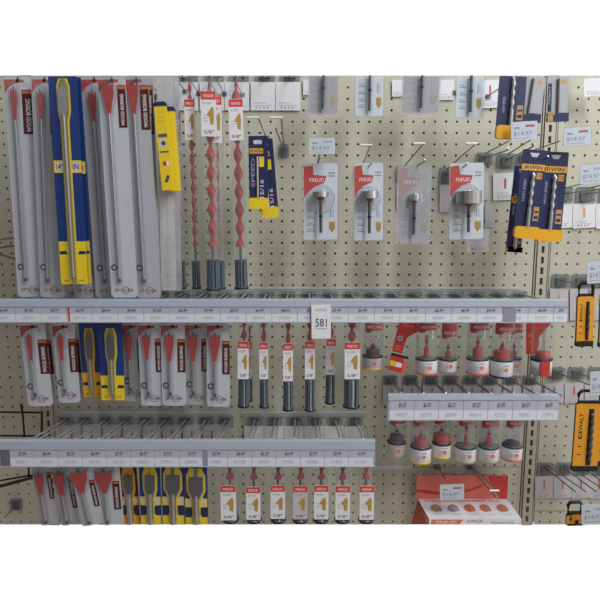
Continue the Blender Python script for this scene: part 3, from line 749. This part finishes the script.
# ================================================================ forstner row
forstner_card((320.5, 163.5), (320.5, 239.5), 34, .155, 'forstner bit card with clear dome, leftmost of the four mid-board, under a price tag', head=(16, 5))
forstner_card((368.5, 163), (368.5, 240), 29, .165, 'whitest forstner bit card, second from left, with silver cutter and yellow seal', head=(17, 7))
forstner_card((414.5, 166), (412.5, 241.5), 31, .15, 'dull grey forstner bit card with the smallest cutter, third from left', dim=True, head=(10, 6))
forstner_card((467, 163), (466, 239), 34, .17, 'forstner bit card with the largest cutter, rightmost of the four', head=(25, 12))
hang_hook((317, 170), (319.5, 158), (320, 150), d=.19, label='hook holding the leftmost forstner card under a price tag', plate=(13, 14), tbar=0)
price_tag(322, 146, 26, 16, .19, 'price tag above the leftmost forstner card', red=False)
hang_hook((361, 172), (371.5, 164), (370.5, 145), d=.2, label='hook with a white cross bar above the whitest forstner card', plate=(13, 14))
hang_hook((403, 173), (425, 161.5), (423.5, 143.5), d=.2, label='hook with a white cross bar above the dull grey forstner card', plate=(15, 20))
hang_hook((446, 175), (467, 165), (476, 143.5), d=.2, label='hook with a white cross bar above the forstner card with the largest cutter', plate=(14, 20))
back_tag(402, 186, 210, 11, 'pale hook card showing left of the dull grey forstner card', mark=None, dim=True)
back_tag(446, 184, 212, 13, 'pale hook card showing left of the rightmost forstner card', mark=None, dim=True)
back_tag(478, 229, 252, 22, 'small printed white card sticking out below the rightmost forstner card', mark=None, d=.05)
back_tag(489, 205, 227, 8, 'narrow dark-topped card at the right edge of the rightmost forstner card', mark=None, dim=True)
hang_hook((484, 158), (508, 150), (509, 141), d=.2, label='hook directly above and right of the rightmost forstner card', plate=(17, 15), tbar=0)
hang_hook((506, 160), (534, 146), (541, 133.5), d=.2, label='hook below the left white price tag, left of the slotted post', plate=(20, 18), tbar=0)
hang_hook((521, 158), (548, 158), (560, 141), d=.2, label='hook above the pair of navy drill packs, beside the slotted post', plate=(10, 12), tbar=0)
back_tag(482, 173, 200, 12, 'plain hook card right of the rightmost forstner card', mark=None, dim=True)
back_tag(505, 173, 200, 24, 'white hook card with a red stroke left of the pair of navy drill packs', mark='red')
price_tag(524, 131, 26, 19, .2, 'price tag left of the slotted post, under the clear navy-edged packs')
price_tag(577, 136.5, 27, 18, .2, 'price tag right of the slotted post at the upper right', red=True)

# ================================================================ navy packs
irwin_pack((513, 76.5), (508, 139.5), 27, .17, 'tall navy drill pack at the very top with an orange-yellow end', foot=13, cut_top=True)
def clear_navy(T, B, w, d, label, foot=(8, 'navy')):
    it = It('hole_bit_sleeve', label, 'drill bit', T, B, d); L = it.L; h = w/2
    m = it.mb(); m.box(-h, h, -.4, 0, 6, L, 'card_dim'); m.box(-h+.8, -h+w*.22, -.5, -.4, 10, L-6, 'blue'); m.text('COBALT', -h+w*.12, L*.6, L*.4, w*.08, -.55, 'card_dim', rot=math.pi/2)
    m.disc(h*.55, L-5, 2.6, -.46, 'yellow_deep'); m.build('card', it.root)
    m = it.mb(); m.box(-h*1.02, h*1.02, -3.5, 0, 0, 3, 'navy')
    m.prism([(-h, 3), (h, 3), (h, 8), (h*.2, 8.5), (-h*.3, 6), (-h, 9)], -3.5, 0, 'navy'); m.box(-h, -h*.5, -3.6, 0, 0, 9, 'tan'); m.build('foot_cap', it.root)
    m = it.mb(); m.tube([(0, -2, 6), (0, -2, L-2)], 1.3, 'steel_dark'); m.build('bit', it.root)
    m = it.mb(); m.rrect(-h-.3, h+.3, 6, L, .5, -4.2, -.5, 'blister_thin'); m.build('sleeve', it.root)
clear_navy((533, 77), (526, 122), 26, .165, 'clear sleeve with leaning bit and navy foot, right of the topmost tall navy pack')
clear_navy((558, 77), (556.5, 122), 21, .165, 'clear sleeve with upright bit, in front of the slotted post at the top')
m_ = irwin_pack((522, 166), (513, 250), 15, .11, 'narrow older navy pack hidden behind the left navy drill pack', foot=1, brand_y=30)
irwin_pack((535, 150), (524.5, 238.5), 24, .185, 'large navy drill pack with yellow foot, left of the pair beside the slotted post', foot=12)
irwin_pack((556, 152), (547, 241.5), 25, .17, 'large navy drill pack with yellow foot, right of the pair beside the slotted post', foot=12)

# ================================================================ row under the long rail
spade_pack((37, 324), (45.5, 404), 22, .125, 'spade bit pack stacked directly behind the leftmost one under the long rail', bit=(9, 2.6, 30), lab=(.33, .46, 17, 34), dim=True)
spade_pack((67, 324), (73, 401), 20, .125, 'spade bit pack stacked behind the one left of the two blue packs', bit=(9, 2.6, 30), lab=(.34, .40, 16, 34), dim=True)
spade_pack((32, 323), (41, 406), 25, .155, 'spade bit pack at the left end of the row under the long price rail', bit=(9, 2.6, 30), lab=(.33, .36, 17, 35))
spade_pack((63, 323), (70, 402.5), 22, .150, 'spade bit pack left of the two blue packs under the long price rail', bit=(9, 2.6, 30), lab=(.34, .36, 16, 34))
blue_pack((88, 322), (93.5, 397.5), 19, .140, 'darker blue and yellow spade bit pack, left of the pair under the long price rail', amber=True)
blue_pack((110, 322), (113.5, 400.5), 24, .160, 'brighter blue and yellow spade bit pack, right of the pair under the long price rail')
spade_pack((131, 323), (135, 401), 20, .135, 'dim spade bit pack just right of the pair of blue packs', bit=(7, 3.4, 31), lab=(.4, .3, 16, 34), dim=True)
spade_pack((149, 323), (153, 405.5), 23, .155, 'spade bit pack two places right of the pair of blue packs, narrow red blade', bit=(8, 3.8, 30), lab=(.36, .3, 16, 34))
spade_pack((172.5, 323), (174.5, 405.5), 24, .160, 'spade bit pack in the middle of the row of five right of the blue packs', bit=(8, 4.6, 32), lab=(.34, .32, 16, 34))
spade_pack((196, 323), (197, 404.5), 22, .145, 'slightly shaded spade bit pack, second from the auger tubes', bit=(8, 4.6, 32), lab=(.38, .3, 16, 33), dim=True)
spade_pack((218, 323), (218.5, 406.5), 23, .160, 'spade bit pack right beside the first auger tube under the long price rail', bit=(8, 5.2, 32), lab=(.34, .32, 18, 34))
names = ['first auger tube after the spade bit packs under the long price rail', 'slim auger tube, second in the row under the long price rail',
         'auger tube just left of the 581 sign under the long price rail', 'auger tube directly below the left edge of the 581 sign',
         'shaded auger tube just right of the 581 sign, hanging furthest back', 'widest auger tube in the row under the long price rail, at its right end']
for (xt, xb, w, y0, y1, cp, yb, d, dm, R), nm in zip([(243.5, 243, 11, 341, 379, 379, 408, .155, False, 2.6), (263.5, 264, 9, 342, 379, 380, 408.5, .155, False, 2.4), (288, 288, 10, 343, 381, 382, 411.5, .165, False, 2.6),
                                                   (310, 310, 10, 341, 379, 380, 412, .165, False, 2.8), (331.5, 330, 9.5, 339, 374.5, 376, 404.5, .13, True, 2.6), (352.5, 352, 15.5, 342, 379, 380, 409, .16, False, 4)], names):
    auger_tube((xt, 323), (xb, yb), w-1.2, d, nm, lab=(y0, y1), cap=cp, aug=(cp-3, 324), R=R, pitch=10, dim=dm, labw=w, tip=False, word='FREUD')
auger_tube((249.5, 324), (248.5, 402), 6, .13, 'narrow tube peeking out behind the first auger tube under the long price rail', lab=(342, 378), cap=380, aug=(375, 326), R=1.5, dim=True, labw=6)
# hole saw tubes, upper right row
hole_saw_tube((375, 323), (373.5, 370), 20, .13, 'small hole saw tube with yellow base edge, leftmost tube right of the widest auger', band=(358, 370), saw='maroon', accent='yellow', red_top=(322, 331), dim=True, sh=7)
it = It('hole_saw_card', 'leaning red arrow-shaped card with a yellow and white label left of the clear tubes', 'hole saw', (405, 323), (392, 371), .13); L = it.L
m = it.mb(); f = -.7
A = lambda px, py: it.ab(px, py)
m.prism([A(392, 351), A(401.5, 353.5), A(407, 337), A(419.5, 331), A(420.5, 322.5), A(399, 322.5)], -.7, 0, 'red')
m.disc(*A(400, 338), 2.6, f-.05, 'card_dim'); m.disc(*A(400, 338), 1.4, f-.1, 'steel_dark'); a_, b_ = A(397.3, 347)
m.box(a_-3, a_+3, f-.08, f, b_-2.6, b_-1.4, 'coral'); m.box(a_-3, a_+3, f-.08, f, b_+.4, b_+1.6, 'coral'); m.text('FREUD', A(409, 326)[0], A(409, 326)[1], 12, 2.5, f-.05, 'coral')
m.build('card', it.root)
m = it.mb(); m.prism([A(388, 369), A(401, 372.5), A(403.5, 358), A(391, 354)], -3, 0, 'red'); m.prism([A(389, 364.2), A(395, 365.8), A(395.8, 361), A(390, 359)], -3.1, -3, 'yellow'); m.prism([A(395, 365.8), A(400.5, 367), A(401.5, 362.8), A(395.8, 361)], -3.1, -3, 'card_clean')
m.prism([A(401, 372.5), A(405.5, 371), A(407, 363), A(403.5, 360)], -2.5, -.2, 'coral'); m.build('lower_box', it.root)
m = it.mb(); m.prism([A(391, 354.4), A(407.5, 358.6), A(407.8, 356.8), A(392, 352.6)], -3.2, .2, 'black'); m.build('clip', it.root)
up = [((429.5, 323), (428.5, 376), 21.5, .165, (361, 375), 'hole saw tube with a narrow tall red saw, first of the wide clear tubes', dict(sw=.22, sh=13, accent='coral', red_top=(322, 331))),
      ((451.5, 323), (449.5, 373), 18, .14, (361, 372), 'smaller hole saw tube, second of the wide clear tubes under the long price rail', dict(sw=.22, sh=8, red_top=(322, 337))),
      ((482, 323), (480.5, 376.5), 22, .165, (361, 375), 'hole saw tube with a bright highlight and stubby red saw, under the long price rail', dict(sw=.36, sh=12, accent='coral', red_top=(322, 331))),
      ((508, 323), (504.5, 379), 22, .168, (362, 378.5), 'hole saw tube with a blue bottom edge and wide red saw', dict(sw=.6, sh=10, accent='blue', red_top=(322, 333))),
      ((519, 323), (515, 373), 16, .13, (360, 372), 'hole saw tube mostly hidden behind the blue-edged one', dict(sw=.3, sh=8, red_top=(322, 333), dim=True))]
for T, B, w, d, bd, nm, kw in up:
    hole_saw_tube(T, B, w, d, nm, band=bd, **({'saw': 'red_paint'} | kw))
it = It('hole_saw_card', 'red flared card with grey and red base, rightmost under the long price rail', 'hole saw', (538, 323), (536.5, 371.5), .14); L = it.L
m = it.mb(); m.prism([A(526, 354) for A in (it.ab,)][:1]+[it.ab(537, 354), it.ab(538, 338), it.ab(551, 323), it.ab(526, 323)], -.8, 0, 'red_bright'); m.disc(*it.ab(530, 335), 2.6, -.88, 'coral'); m.disc(*it.ab(530, 342), 1.6, -.88, 'coral')
m.text('HOLE SAW', it.ab(538, 327)[0], it.ab(538, 327)[1], 17, 3, -.88, 'coral'); m.build('card', it.root)
m = it.mb(); a0, b0 = it.ab(526.5, 371.5); a1, b1 = it.ab(547, 356); m.lathe([(0, b0), (10, b0), (10.2, b1), (0, b1)], 'card_dim', y=-10, n=20); m.prism([(-4.5, b0+.2), (4, b0+.2), (4, b1-.2), (-4.5, b1-.2)], -20.9, -18, 'red'); m.build('base', it.root)
m = it.mb(); m.lathe([(10.4, b1-1), (10.4, b1+1.5), (0, b1+1.6)], 'black', y=-10, n=20); m.lathe([(6, b1+1), (6, b1+7), (0, b1+8)], 'red_paint', y=-10, a=3, n=16); m.build('saw_cup', it.root)
m = it.mb(); m.lathe([(9.9, b1+1), (9.9, L-.5)], 'tube_clear', y=-10, n=20); m.build('tube', it.root)

# lower right tube row
lo = [((399.5, 420), (397, 459), 18.5, .12, (445, 457), 'greyish hole saw tube at the left end of the row under the short right rail', dict(sw=.6, sh=7, dim=True, saw='maroon', red_top=(420, 424))),
      ((423.5, 420), (422.5, 465.5), 20.5, .145, (450, 464.5), 'hole saw tube with yellow bottom and small red saw, second under the short rail', dict(sw=.5, sh=8, accent='yellow', red_top=(420, 425))),
      ((444.5, 420), (443.5, 462), 18.5, .13, (446, 459), 'hole saw tube with red saws and yellow bottom, third under the short rail', dict(sw=.75, sh=9, accent='yellow', red_top=(420, 423))),
      ((470, 420), (468, 465), 20, .145, (450, 463), 'hole saw tube with a thin upright red stripe inside, fourth under the short rail', dict(sw=.16, sh=13, red_top=(420, 425))),
      ((493, 420), (491.5, 464), 20, .145, (450, 462.5), 'hole saw tube with a small pointed red saw, fifth under the short rail', dict(sw=.26, sh=9, red_top=(420, 427))),
      ((518, 420), (515, 463), 20, .145, (449, 462), 'hole saw tube with dark pad and pinkish bottom, right end under short rail', dict(sw=.6, sh=3, saw='black', accent='coral', red_top=(420, 427)))]
for T, B, w, d, bd, nm, kw in lo:
    hole_saw_tube(T, B, w, d, nm, band=bd, **({'saw': 'red_paint'} | kw))

# ================================================================ bottom row
bl = [((40, 463), (50, 524.3), 17, .150, 'leftmost spade bit pack of the bottom row, with a dark red blade', dict(bit=(7, 4, 26), lab=(.40, .26, 10, 28), dim=True)),
      ((60, 463), (71, 524.3), 18, .155, 'second spade bit pack of the bottom row, shaded, with broad red blade', dict(bit=(6, 5, 28), lab=(.42, .26, 14, 34), dim=True)),
      ((80, 463), (94, 524.3), 23, .175, 'third spade bit pack of the bottom row, leaning, with a very wide red blade', dict(bit=(4, 8, 28), lab=(.33, .24, 19, 28))),
      ((106.5, 463), (112, 524.3), 25, .170, 'fourth spade bit pack of the bottom row, widest red blade, beside the yellow packs', dict(bit=(4, 8.5, 28), lab=(.30, .28, 19, 30)))]
for T, B, w, d, nm, kw in bl:
    spade_pack(T, B, w, d, nm, cut=True, corner=False, **kw)
blue_pack((127.5, 465), (131.5, 524.3), 18, .150, 'amber-toned yellow spade bit pack, leftmost of the four in the bottom row', cut=True, amber=True, dark=True)
blue_pack((149.5, 465), (151.5, 524.3), 21, .165, 'blue and yellow pack with a narrow blade, second of the four in the bottom row', cut=True)
blue_pack((172.5, 465), (174, 524.3), 22.5, .168, 'blue and yellow pack with a broad blade, third of the four in the bottom row', big=True, cut=True)
blue_pack((195.5, 467), (197, 524.3), 23, .172, 'blue and yellow pack with a broad blade, rightmost of the four in the bottom row', big=True, cut=True)
wl = [(229.5, 15, 485, 521, 'leftmost'), (253, 14, 486.5, 520.5, 'second from left'), (277.5, 14, 485, 519.5, 'third from left'), (300.5, 14, 485.5, 520, 'fourth from left'),
      (321.5, 14, 485, 520, 'fifth from left'), (343, 14, 485.5, 520.5, 'sixth from left'), (367, 14, 485.5, 520.5, 'rightmost')]
for i, (x, w, y0, y1, nm) in enumerate(wl):
    xt = x+(-1.5 if x < 300 else 1)*0; 
    auger_tube((x+(0 if x > 250 else -1), 467.5), (x+(.5 if i < 3 else -.5), 523.6), w-1, .165, 'auger bit tube with red-topped label in the bottom row, %s of seven' % nm, group='auger tubes of the bottom row', lab=(y0, y1-1), cap=517.5, aug=(482, 469), R=4, pitch=12, tip=False, word='FREUD', dim=(i == 3), dx=(-1 if i == 0 else 0))

# ================================================================ display box bottom right
root = bpy.data.objects.new('display_box', None); COL.objects.link(root); root['category'] = 'box'
root['label'] = 'red and white display carton reading 2 PACK at the bottom of the board'
d0, d1 = .03, .125
bl_, br_ = P(418, 499, d0), P(507, 499, d0); fl, fr = P(429, 519.5, d1), P(521.5, 519.5, d1)
xL = (bl_.x+fl.x)/2; xR = (br_.x+fr.x)/2
zt_ = bl_.z; root.location = (xL, -d0, zt_)
o_ = Vector(root.location)
zf = P(300, 519.0, d1).z-o_.z; zb_ = P(300, 524.4, d1).z-o_.z; wx = fr.x-fl.x
dx0 = bl_.x-o_.x; dx1 = fl.x-o_.x; ex0 = br_.x-o_.x; ex1 = fr.x-o_.x; yf = -(d1-d0)
zl_ = P(300, 524.4, .08).z-o_.z
m = MB(1.0)
m.add([(dx0, 0, 0), (ex0, 0, 0), (ex1, yf, zf), (dx1, yf, zf), (dx0, 0, zb_), (ex0, 0, zb_), (ex1, yf, zb_), (dx1, yf, zb_)],
      [(3, 2, 1, 0)], 'card_clean')
m.add([(dx1, yf, zf), (ex1, yf, zf), (ex1, yf, zb_), (dx1, yf, zb_), (ex0, 0, 0), (ex0, 0, zb_), (dx0, 0, 0), (dx0, 0, zb_)], [(3, 2, 1, 0), (1, 2, 5, 4)], 'card_clean')
pb_ = P(411, 524.4, d0)-o_
m.add([(dx1, yf, zf), (dx1, yf, zb_), (pb_.x, 0, pb_.z), (dx0, 0, 0)], [(3, 2, 1, 0)], 'red')
m.add([(dx1-.0008+(dx0-dx1)*q, yf*(1-q)-.001, zf*(1-q)+h_) for q, h_ in ((.05, -.006), (.5, -.004), (.45, -.03), (.05, -.016))], [(0, 1, 2, 3)], 'coral')
m.add([(dx0, 0, zb_), (ex0, 0, zb_), (ex1, yf, zb_), (dx1, yf, zb_), (dx0, 0, 0), (ex0, 0, 0)], [(0, 1, 2, 3), (0, 4, 5, 1)], 'coral')
# side arc in coral
def topp(u, v, e=.0006):   # u across, v from back to front, on the lid
    x = (dx0+(dx1-dx0)*v)+((ex0-dx0)+((ex1-dx1)-(ex0-dx0))*v)*u
    return (x, yf*v, zf*v+e)
def quad(u0, u1, v0, v1, mt, e=.0006): m.add([topp(u0, v1, e), topp(u1, v1, e), topp(u1, v0, e), topp(u0, v0, e)], [(0, 1, 2, 3)], mt)
# heading line on the lid and five food-like round pictures of sanding parts
gv, gf = glyphs('TWELVE PIECE ASSORTMENT PACK'); m.add([topp(.48+x*.86, .11-z*.10) for x, z in gv], gf, 'coral')
for i, u in enumerate((.14, .33, .51, .68, .87)):
    n = 14; pts = [topp(u+.058*math.cos(2*math.pi*j/n)+.012*math.sin(2*math.pi*j/n), .48-.19*math.sin(2*math.pi*j/n), .0008) for j in range(n)]
    m.add(pts, [list(range(n))], ('photo_tan', 'photo_grey', 'photo_rust', 'photo_rust', 'photo_rust')[i])
    pts = [topp(u+.03+.03*math.cos(2*math.pi*j/n), .55-.1*math.sin(2*math.pi*j/n), .0010) for j in range(n)]
    m.add(pts, [list(range(n))], ('photo_grey', 'ink_soft', 'coral', 'photo_tan', 'photo_tan')[i])
    quad(u-.05, u+.06, .76, .79, 'ink_faint')
hF = zf-zb_
def fr_(u, v): return (dx1+(ex1-dx1)*u, yf-.0006, zb_+hF*v)
m.add([fr_(.03, .9), fr_(.37, .9), fr_(.33, .02), fr_(.02, .02)], [(3, 2, 1, 0)], 'coral')
gv, gf = glyphs('FREUD'); m.add([(p[0], p[1]-.0004, p[2]) for p in [fr_(.19+x*.22, .45+z*.5) for x, z in gv]], gf, 'card_clean')
gv, gf = glyphs('2-PACK'); m.add([fr_(.50+x*.17, .62+z*.42) for x, z in gv], gf, 'ink_red')
gv, gf = glyphs('BONUS SIZE'); m.add([fr_(.80+x*.24, .35+z*.3) for x, z in gv], gf, 'ink_soft')
m.build('carton', root)
m = MB(1.0); p = P(417, 475.5, d0)-o_; q = P(507, 499, d0)-o_
m.box(p.x, q.x, .001, .003, q.z, p.z, 'coral')
hh = p.z-q.z; ww = q.x-p.x
# darker swoosh and corner panel printed on the header
m.add([(p.x+ww*a, -.0004, q.z+hh*b) for a, b in ((.0, .42), (.25, .30), (.55, .38), (.74, .62), (.70, .50), (.5, .24), (.25, .18), (.0, .30))], [list(range(7, -1, -1))], 'red')
m.add([(p.x+ww*a, -.0004, q.z+hh*b) for a, b in ((.78, .98), (1, .98), (1, .02), (.93, .02), (.84, .5))], [list(range(4, -1, -1))], 'red')
m.build('header_card', root)
hang_hook((437, 466), (447, 481), None, d=.1, label='dark hook above the left half of the red and white display carton', plate=(8, 6))
hang_hook((470, 466), (497, 499), (497.5, 490.5), d=.17, label='hook with white tip in front of the red header of the display carton', plate=(8, 6), tbar=8)
price_tag(452, 492, 24, 15.5, .12, 'price tag hanging over the red and white display carton', red=True)

# ================================================================ right bay
for i, cx in enumerate((561, 584, 607)):
    back_tag(cx, 203, 228, 22.5, 'white hook card with a yellow mark at the right, upper row, %s from the post' % ('first', 'second', 'third')[i], 'upper right hook cards with yellow marks', mark='yellow' if i == 1 else None)
    hang_hook((cx+1, 194), (300+(cx-300)*1.2+6, 187), (300+(cx-300)*1.2+2, 176), d=.2, label='hook in the upper right bay above the yellow-marked card row, '+ORD[i], group='hooks of the upper row in the right bay', plate=(20, 20), tbar=0)
for i, cx in enumerate((560, 580, 600)):
    back_tag(cx-1, 288, 320, 18.5, 'olive-marked hook card past the right end of the long rail, '+ORD[i], 'hook cards with olive marks in the right bay', mark='olive', dim=True)
    hang_hook((cx, 280), (300+(cx-300)*1.14, 288), None, d=.16, label='right bay hook beside the tops of the upper orange packs, '+ORD[i], group='hooks of the middle row in the right bay', plate=(18, 17), tbar=0)
for i, cx in enumerate((557, 577, 597)):
    back_tag(cx-3, 383, 403, 19, 'pale hook card in the row behind the larger orange packs, '+ORD[i], 'hook cards in the row behind the larger orange packs', mark='rust', dim=True)
    hang_hook((cx-1, 372), (300+(cx-300)*1.19, 391), None, d=.19, label='right bay hook above the larger orange packs, '+ORD[i], group='hooks above the larger orange packs', plate=(17, 15), tbar=0)
for i, cx in enumerate((545, 563.5, 582, 600)):
    back_tag(cx-1, 476, 498, 18, 'pale hook card in the lowest row of the right bay, '+ORD[i], 'hook cards in the lowest row of the right bay', mark='rust', dim=True)
    hang_hook((cx, 467), (300+(cx-300)*1.13, 493), (300+(cx-300)*1.16+2, 492), d=.16, label='long hook in the lowest row of the right bay, '+ORD[i], group='hooks of the lowest row in the right bay', plate=(16, 15), tbar=0)
price_tag(592, 174, 24, 19, .2, 'bluish price tag at the right edge, above the yellow-marked hook cards', red=False)
price_tag(598, 272, 22, 22, .19, 'price tag at the right edge above the upper orange packs', red=False)
price_tag(600, 383, 20, 24, .19, 'price tag at the right edge above the larger orange pack', red=False)
price_tag(594, 514, 25, 20, .19, 'pair-lined price tag at the bottom right corner beside the small orange pack', red=False)
back_tag(594, 78, 96, 21, 'white card at the top right corner', mark=None, d=.05)
orange_pack((585, 282), (582.5, 345), 16.5, .17, 'orange pack with black end beside the right end of the long price rail')
orange_pack((607, 284), (604, 346), 14, .16, 'orange pack cut off by the right edge, level with the long price rail', bit=False)
orange_pack((588.5, 389), (582.5, 469), 25, .17, 'largest orange and black pack with a masonry bit behind its window')
orange_pack((609, 392), (604, 464), 22, .16, 'orange pack half out of the frame right of the largest one', bit=False)
orange_pack((574, 500), (573, 522.8), 16, .15, 'small orange pack with black hanger at the bottom of the right bay', cut=True)
# wire prongs at far left, beside the long packs
for i, (y0, y1) in enumerate(((242, 237), (250, 245), (252, 260))):
    p0 = P(-12, y0, .16); p1 = P(24, y1 if i < 2 else 262, .05)
    m = wmb(); m.tube([tuple(p0), tuple((p0+p1)/2+Vector((0, 0, .002))), tuple(p1)], .002, 'wire')
    tagmesh(m.build('wire_prong'), 'grey wire prong at the left edge, %s of the three behind the long spade packs' % ('topmost', 'middle', 'lowest')[i], 'hook', 'wire prongs at the left edge')
# black wire basket
def bp(px, py, d): return tuple(P(px, py, d))
br = bpy.data.objects.new('wire_basket', None); COL.objects.link(br); br['label'] = 'black wire basket frame hooked to the board at the lower left'; br['category'] = 'basket'
br.location = P(42, 437, .04); O = Vector(br.location)
def lb(*a): return tuple(Vector(bp(*a))-O)
m = MB(1.0); m.tube([lb(-15, 412, .06), lb(42, 412.5, .06)], .0024, 'black_wire'); m.tube([lb(-15, 435.5, .06), lb(42, 436, .06)], .0024, 'black_wire'); m.build('front_frame', br)
m = MB(1.0); m.tube([lb(21, 404, .07), lb(22.5, 412, .065), lb(24.5, 437, .065)], .0028, 'black_wire'); m.tube([lb(42, 412, .06), lb(41.5, 437, .05)], .0028, 'black_wire'); m.build('upright_wire', br)
m = MB(1.0); m.tube([lb(28, 440, .05), lb(29, 478, .05)], .0026, 'black_wire'); m.build('side_wire', br)
m = MB(1.0); m.tube([lb(-14, 483, .04), lb(33, 475, .06)], .0024, 'black_wire'); m.tube([lb(-14, 490, .09), lb(33, 477.5, .06)], .0042, 'black_wire'); m.build('base_bar', br)
hang_hook((17, 503), (3, 520), None, d=.12, label='single steel hook with a grey plate at the bottom left corner', plate=(12, 14))

TOPS.sort(key=lambda q: q[0][0])
for i, (T, d) in enumerate(TOPS):
    r_ = DIST/(DIST-d+.006); tx, ty = T[0], 79.5
    hang_hook((300+(tx-300)/r_, 221+(ty-221)/r_), (tx, ty-.6), None, d=d+.006, label='steel top hook mostly hidden behind the pack hanging on it, '+ORD[i], group='hooks behind the packs of the top row', plate=(6, 6), r=.0014)
# ================================================================ light
w = bpy.data.worlds.new('world'); SC.world = w; w.use_nodes = True
nt = w.node_tree; N = nt.nodes; Lk = nt.links; bg = N['Background']
tc = N.new('ShaderNodeTexCoord'); sp = N.new('ShaderNodeSeparateXYZ'); Lk.new(tc.outputs['Generated'], sp.inputs[0])
# plain white backdrop added beyond the gondola's ends (y > 0), a dimmer aisle in front that is brighter to the right
r1 = N.new('ShaderNodeMapRange'); r1.inputs[1].default_value = -1; r1.inputs[2].default_value = 1; r1.inputs[3].default_value = .0; r1.inputs[4].default_value = .58
Lk.new(sp.outputs['X'], r1.inputs[0])
cmb = N.new('ShaderNodeMixRGB'); cmb.blend_type = 'MULTIPLY'; cmb.inputs[0].default_value = 1; 
r3 = N.new('ShaderNodeMapRange'); r3.inputs[1].default_value = -.5; r3.inputs[2].default_value = .4; Lk.new(sp.outputs['Z'], r3.inputs[0])
gz = N.new('ShaderNodeMixRGB'); gz.inputs[1].default_value = (1.0, .80, .64, 1); gz.inputs[2].default_value = (.96, 1.0, 1.06, 1)   # floor bounce below, lamps above
Lk.new(r3.outputs[0], gz.inputs[0]); Lk.new(gz.outputs[0], cmb.inputs[2])
Lk.new(r1.outputs[0], cmb.inputs[1])
r2 = N.new('ShaderNodeMapRange'); r2.inputs[1].default_value = .02; r2.inputs[2].default_value = .2; Lk.new(sp.outputs['Y'], r2.inputs[0])
mx = N.new('ShaderNodeMixRGB'); Lk.new(r2.outputs[0], mx.inputs[0]); Lk.new(cmb.outputs[0], mx.inputs[1]); mx.inputs[2].default_value = (1.05, 1.05, 1.05, 1)
Lk.new(mx.outputs[0], bg.inputs['Color']); bg.inputs['Strength'].default_value = 1
def lamp(name, loc, tgt, sx, sy, e, col=(1, 1, 1)):
    l = bpy.data.lights.new(name, 'AREA'); l.shape = 'RECTANGLE'; l.size = sx; l.size_y = sy; l.energy = e; l.color = col
    o = bpy.data.objects.new(name, l); COL.objects.link(o); o.location = loc
    o.rotation_euler = (Vector(tgt)-Vector(loc)).to_track_quat('-Z', 'Y').to_euler()
lamp('ceiling_lamp', (1.0, -1.5, 3.1), (.3, 0, 1.2), .35, 1.8, 36, (.98, 1, 1.0))
lamp('ceiling_lamp', (-1.6, -2.6, 3.2), (0, 0, 1.2), .35, 2.4, 2.5, (.93, 1, 1.08))
lamp('ceiling_lamp', (1.7, -1.1, 2.0), (.4, 0, 1.1), .3, 1.2, 7, (1, .98, .94))

SC.view_settings.view_transform = 'Standard'; SC.view_settings.look = 'None'; SC.view_settings.gamma = 1; SC.view_settings.exposure = 0
SC.view_settings.use_curve_mapping = False
SC.cycles.transparent_max_bounces = 24; SC.cycles.max_bounces = 6
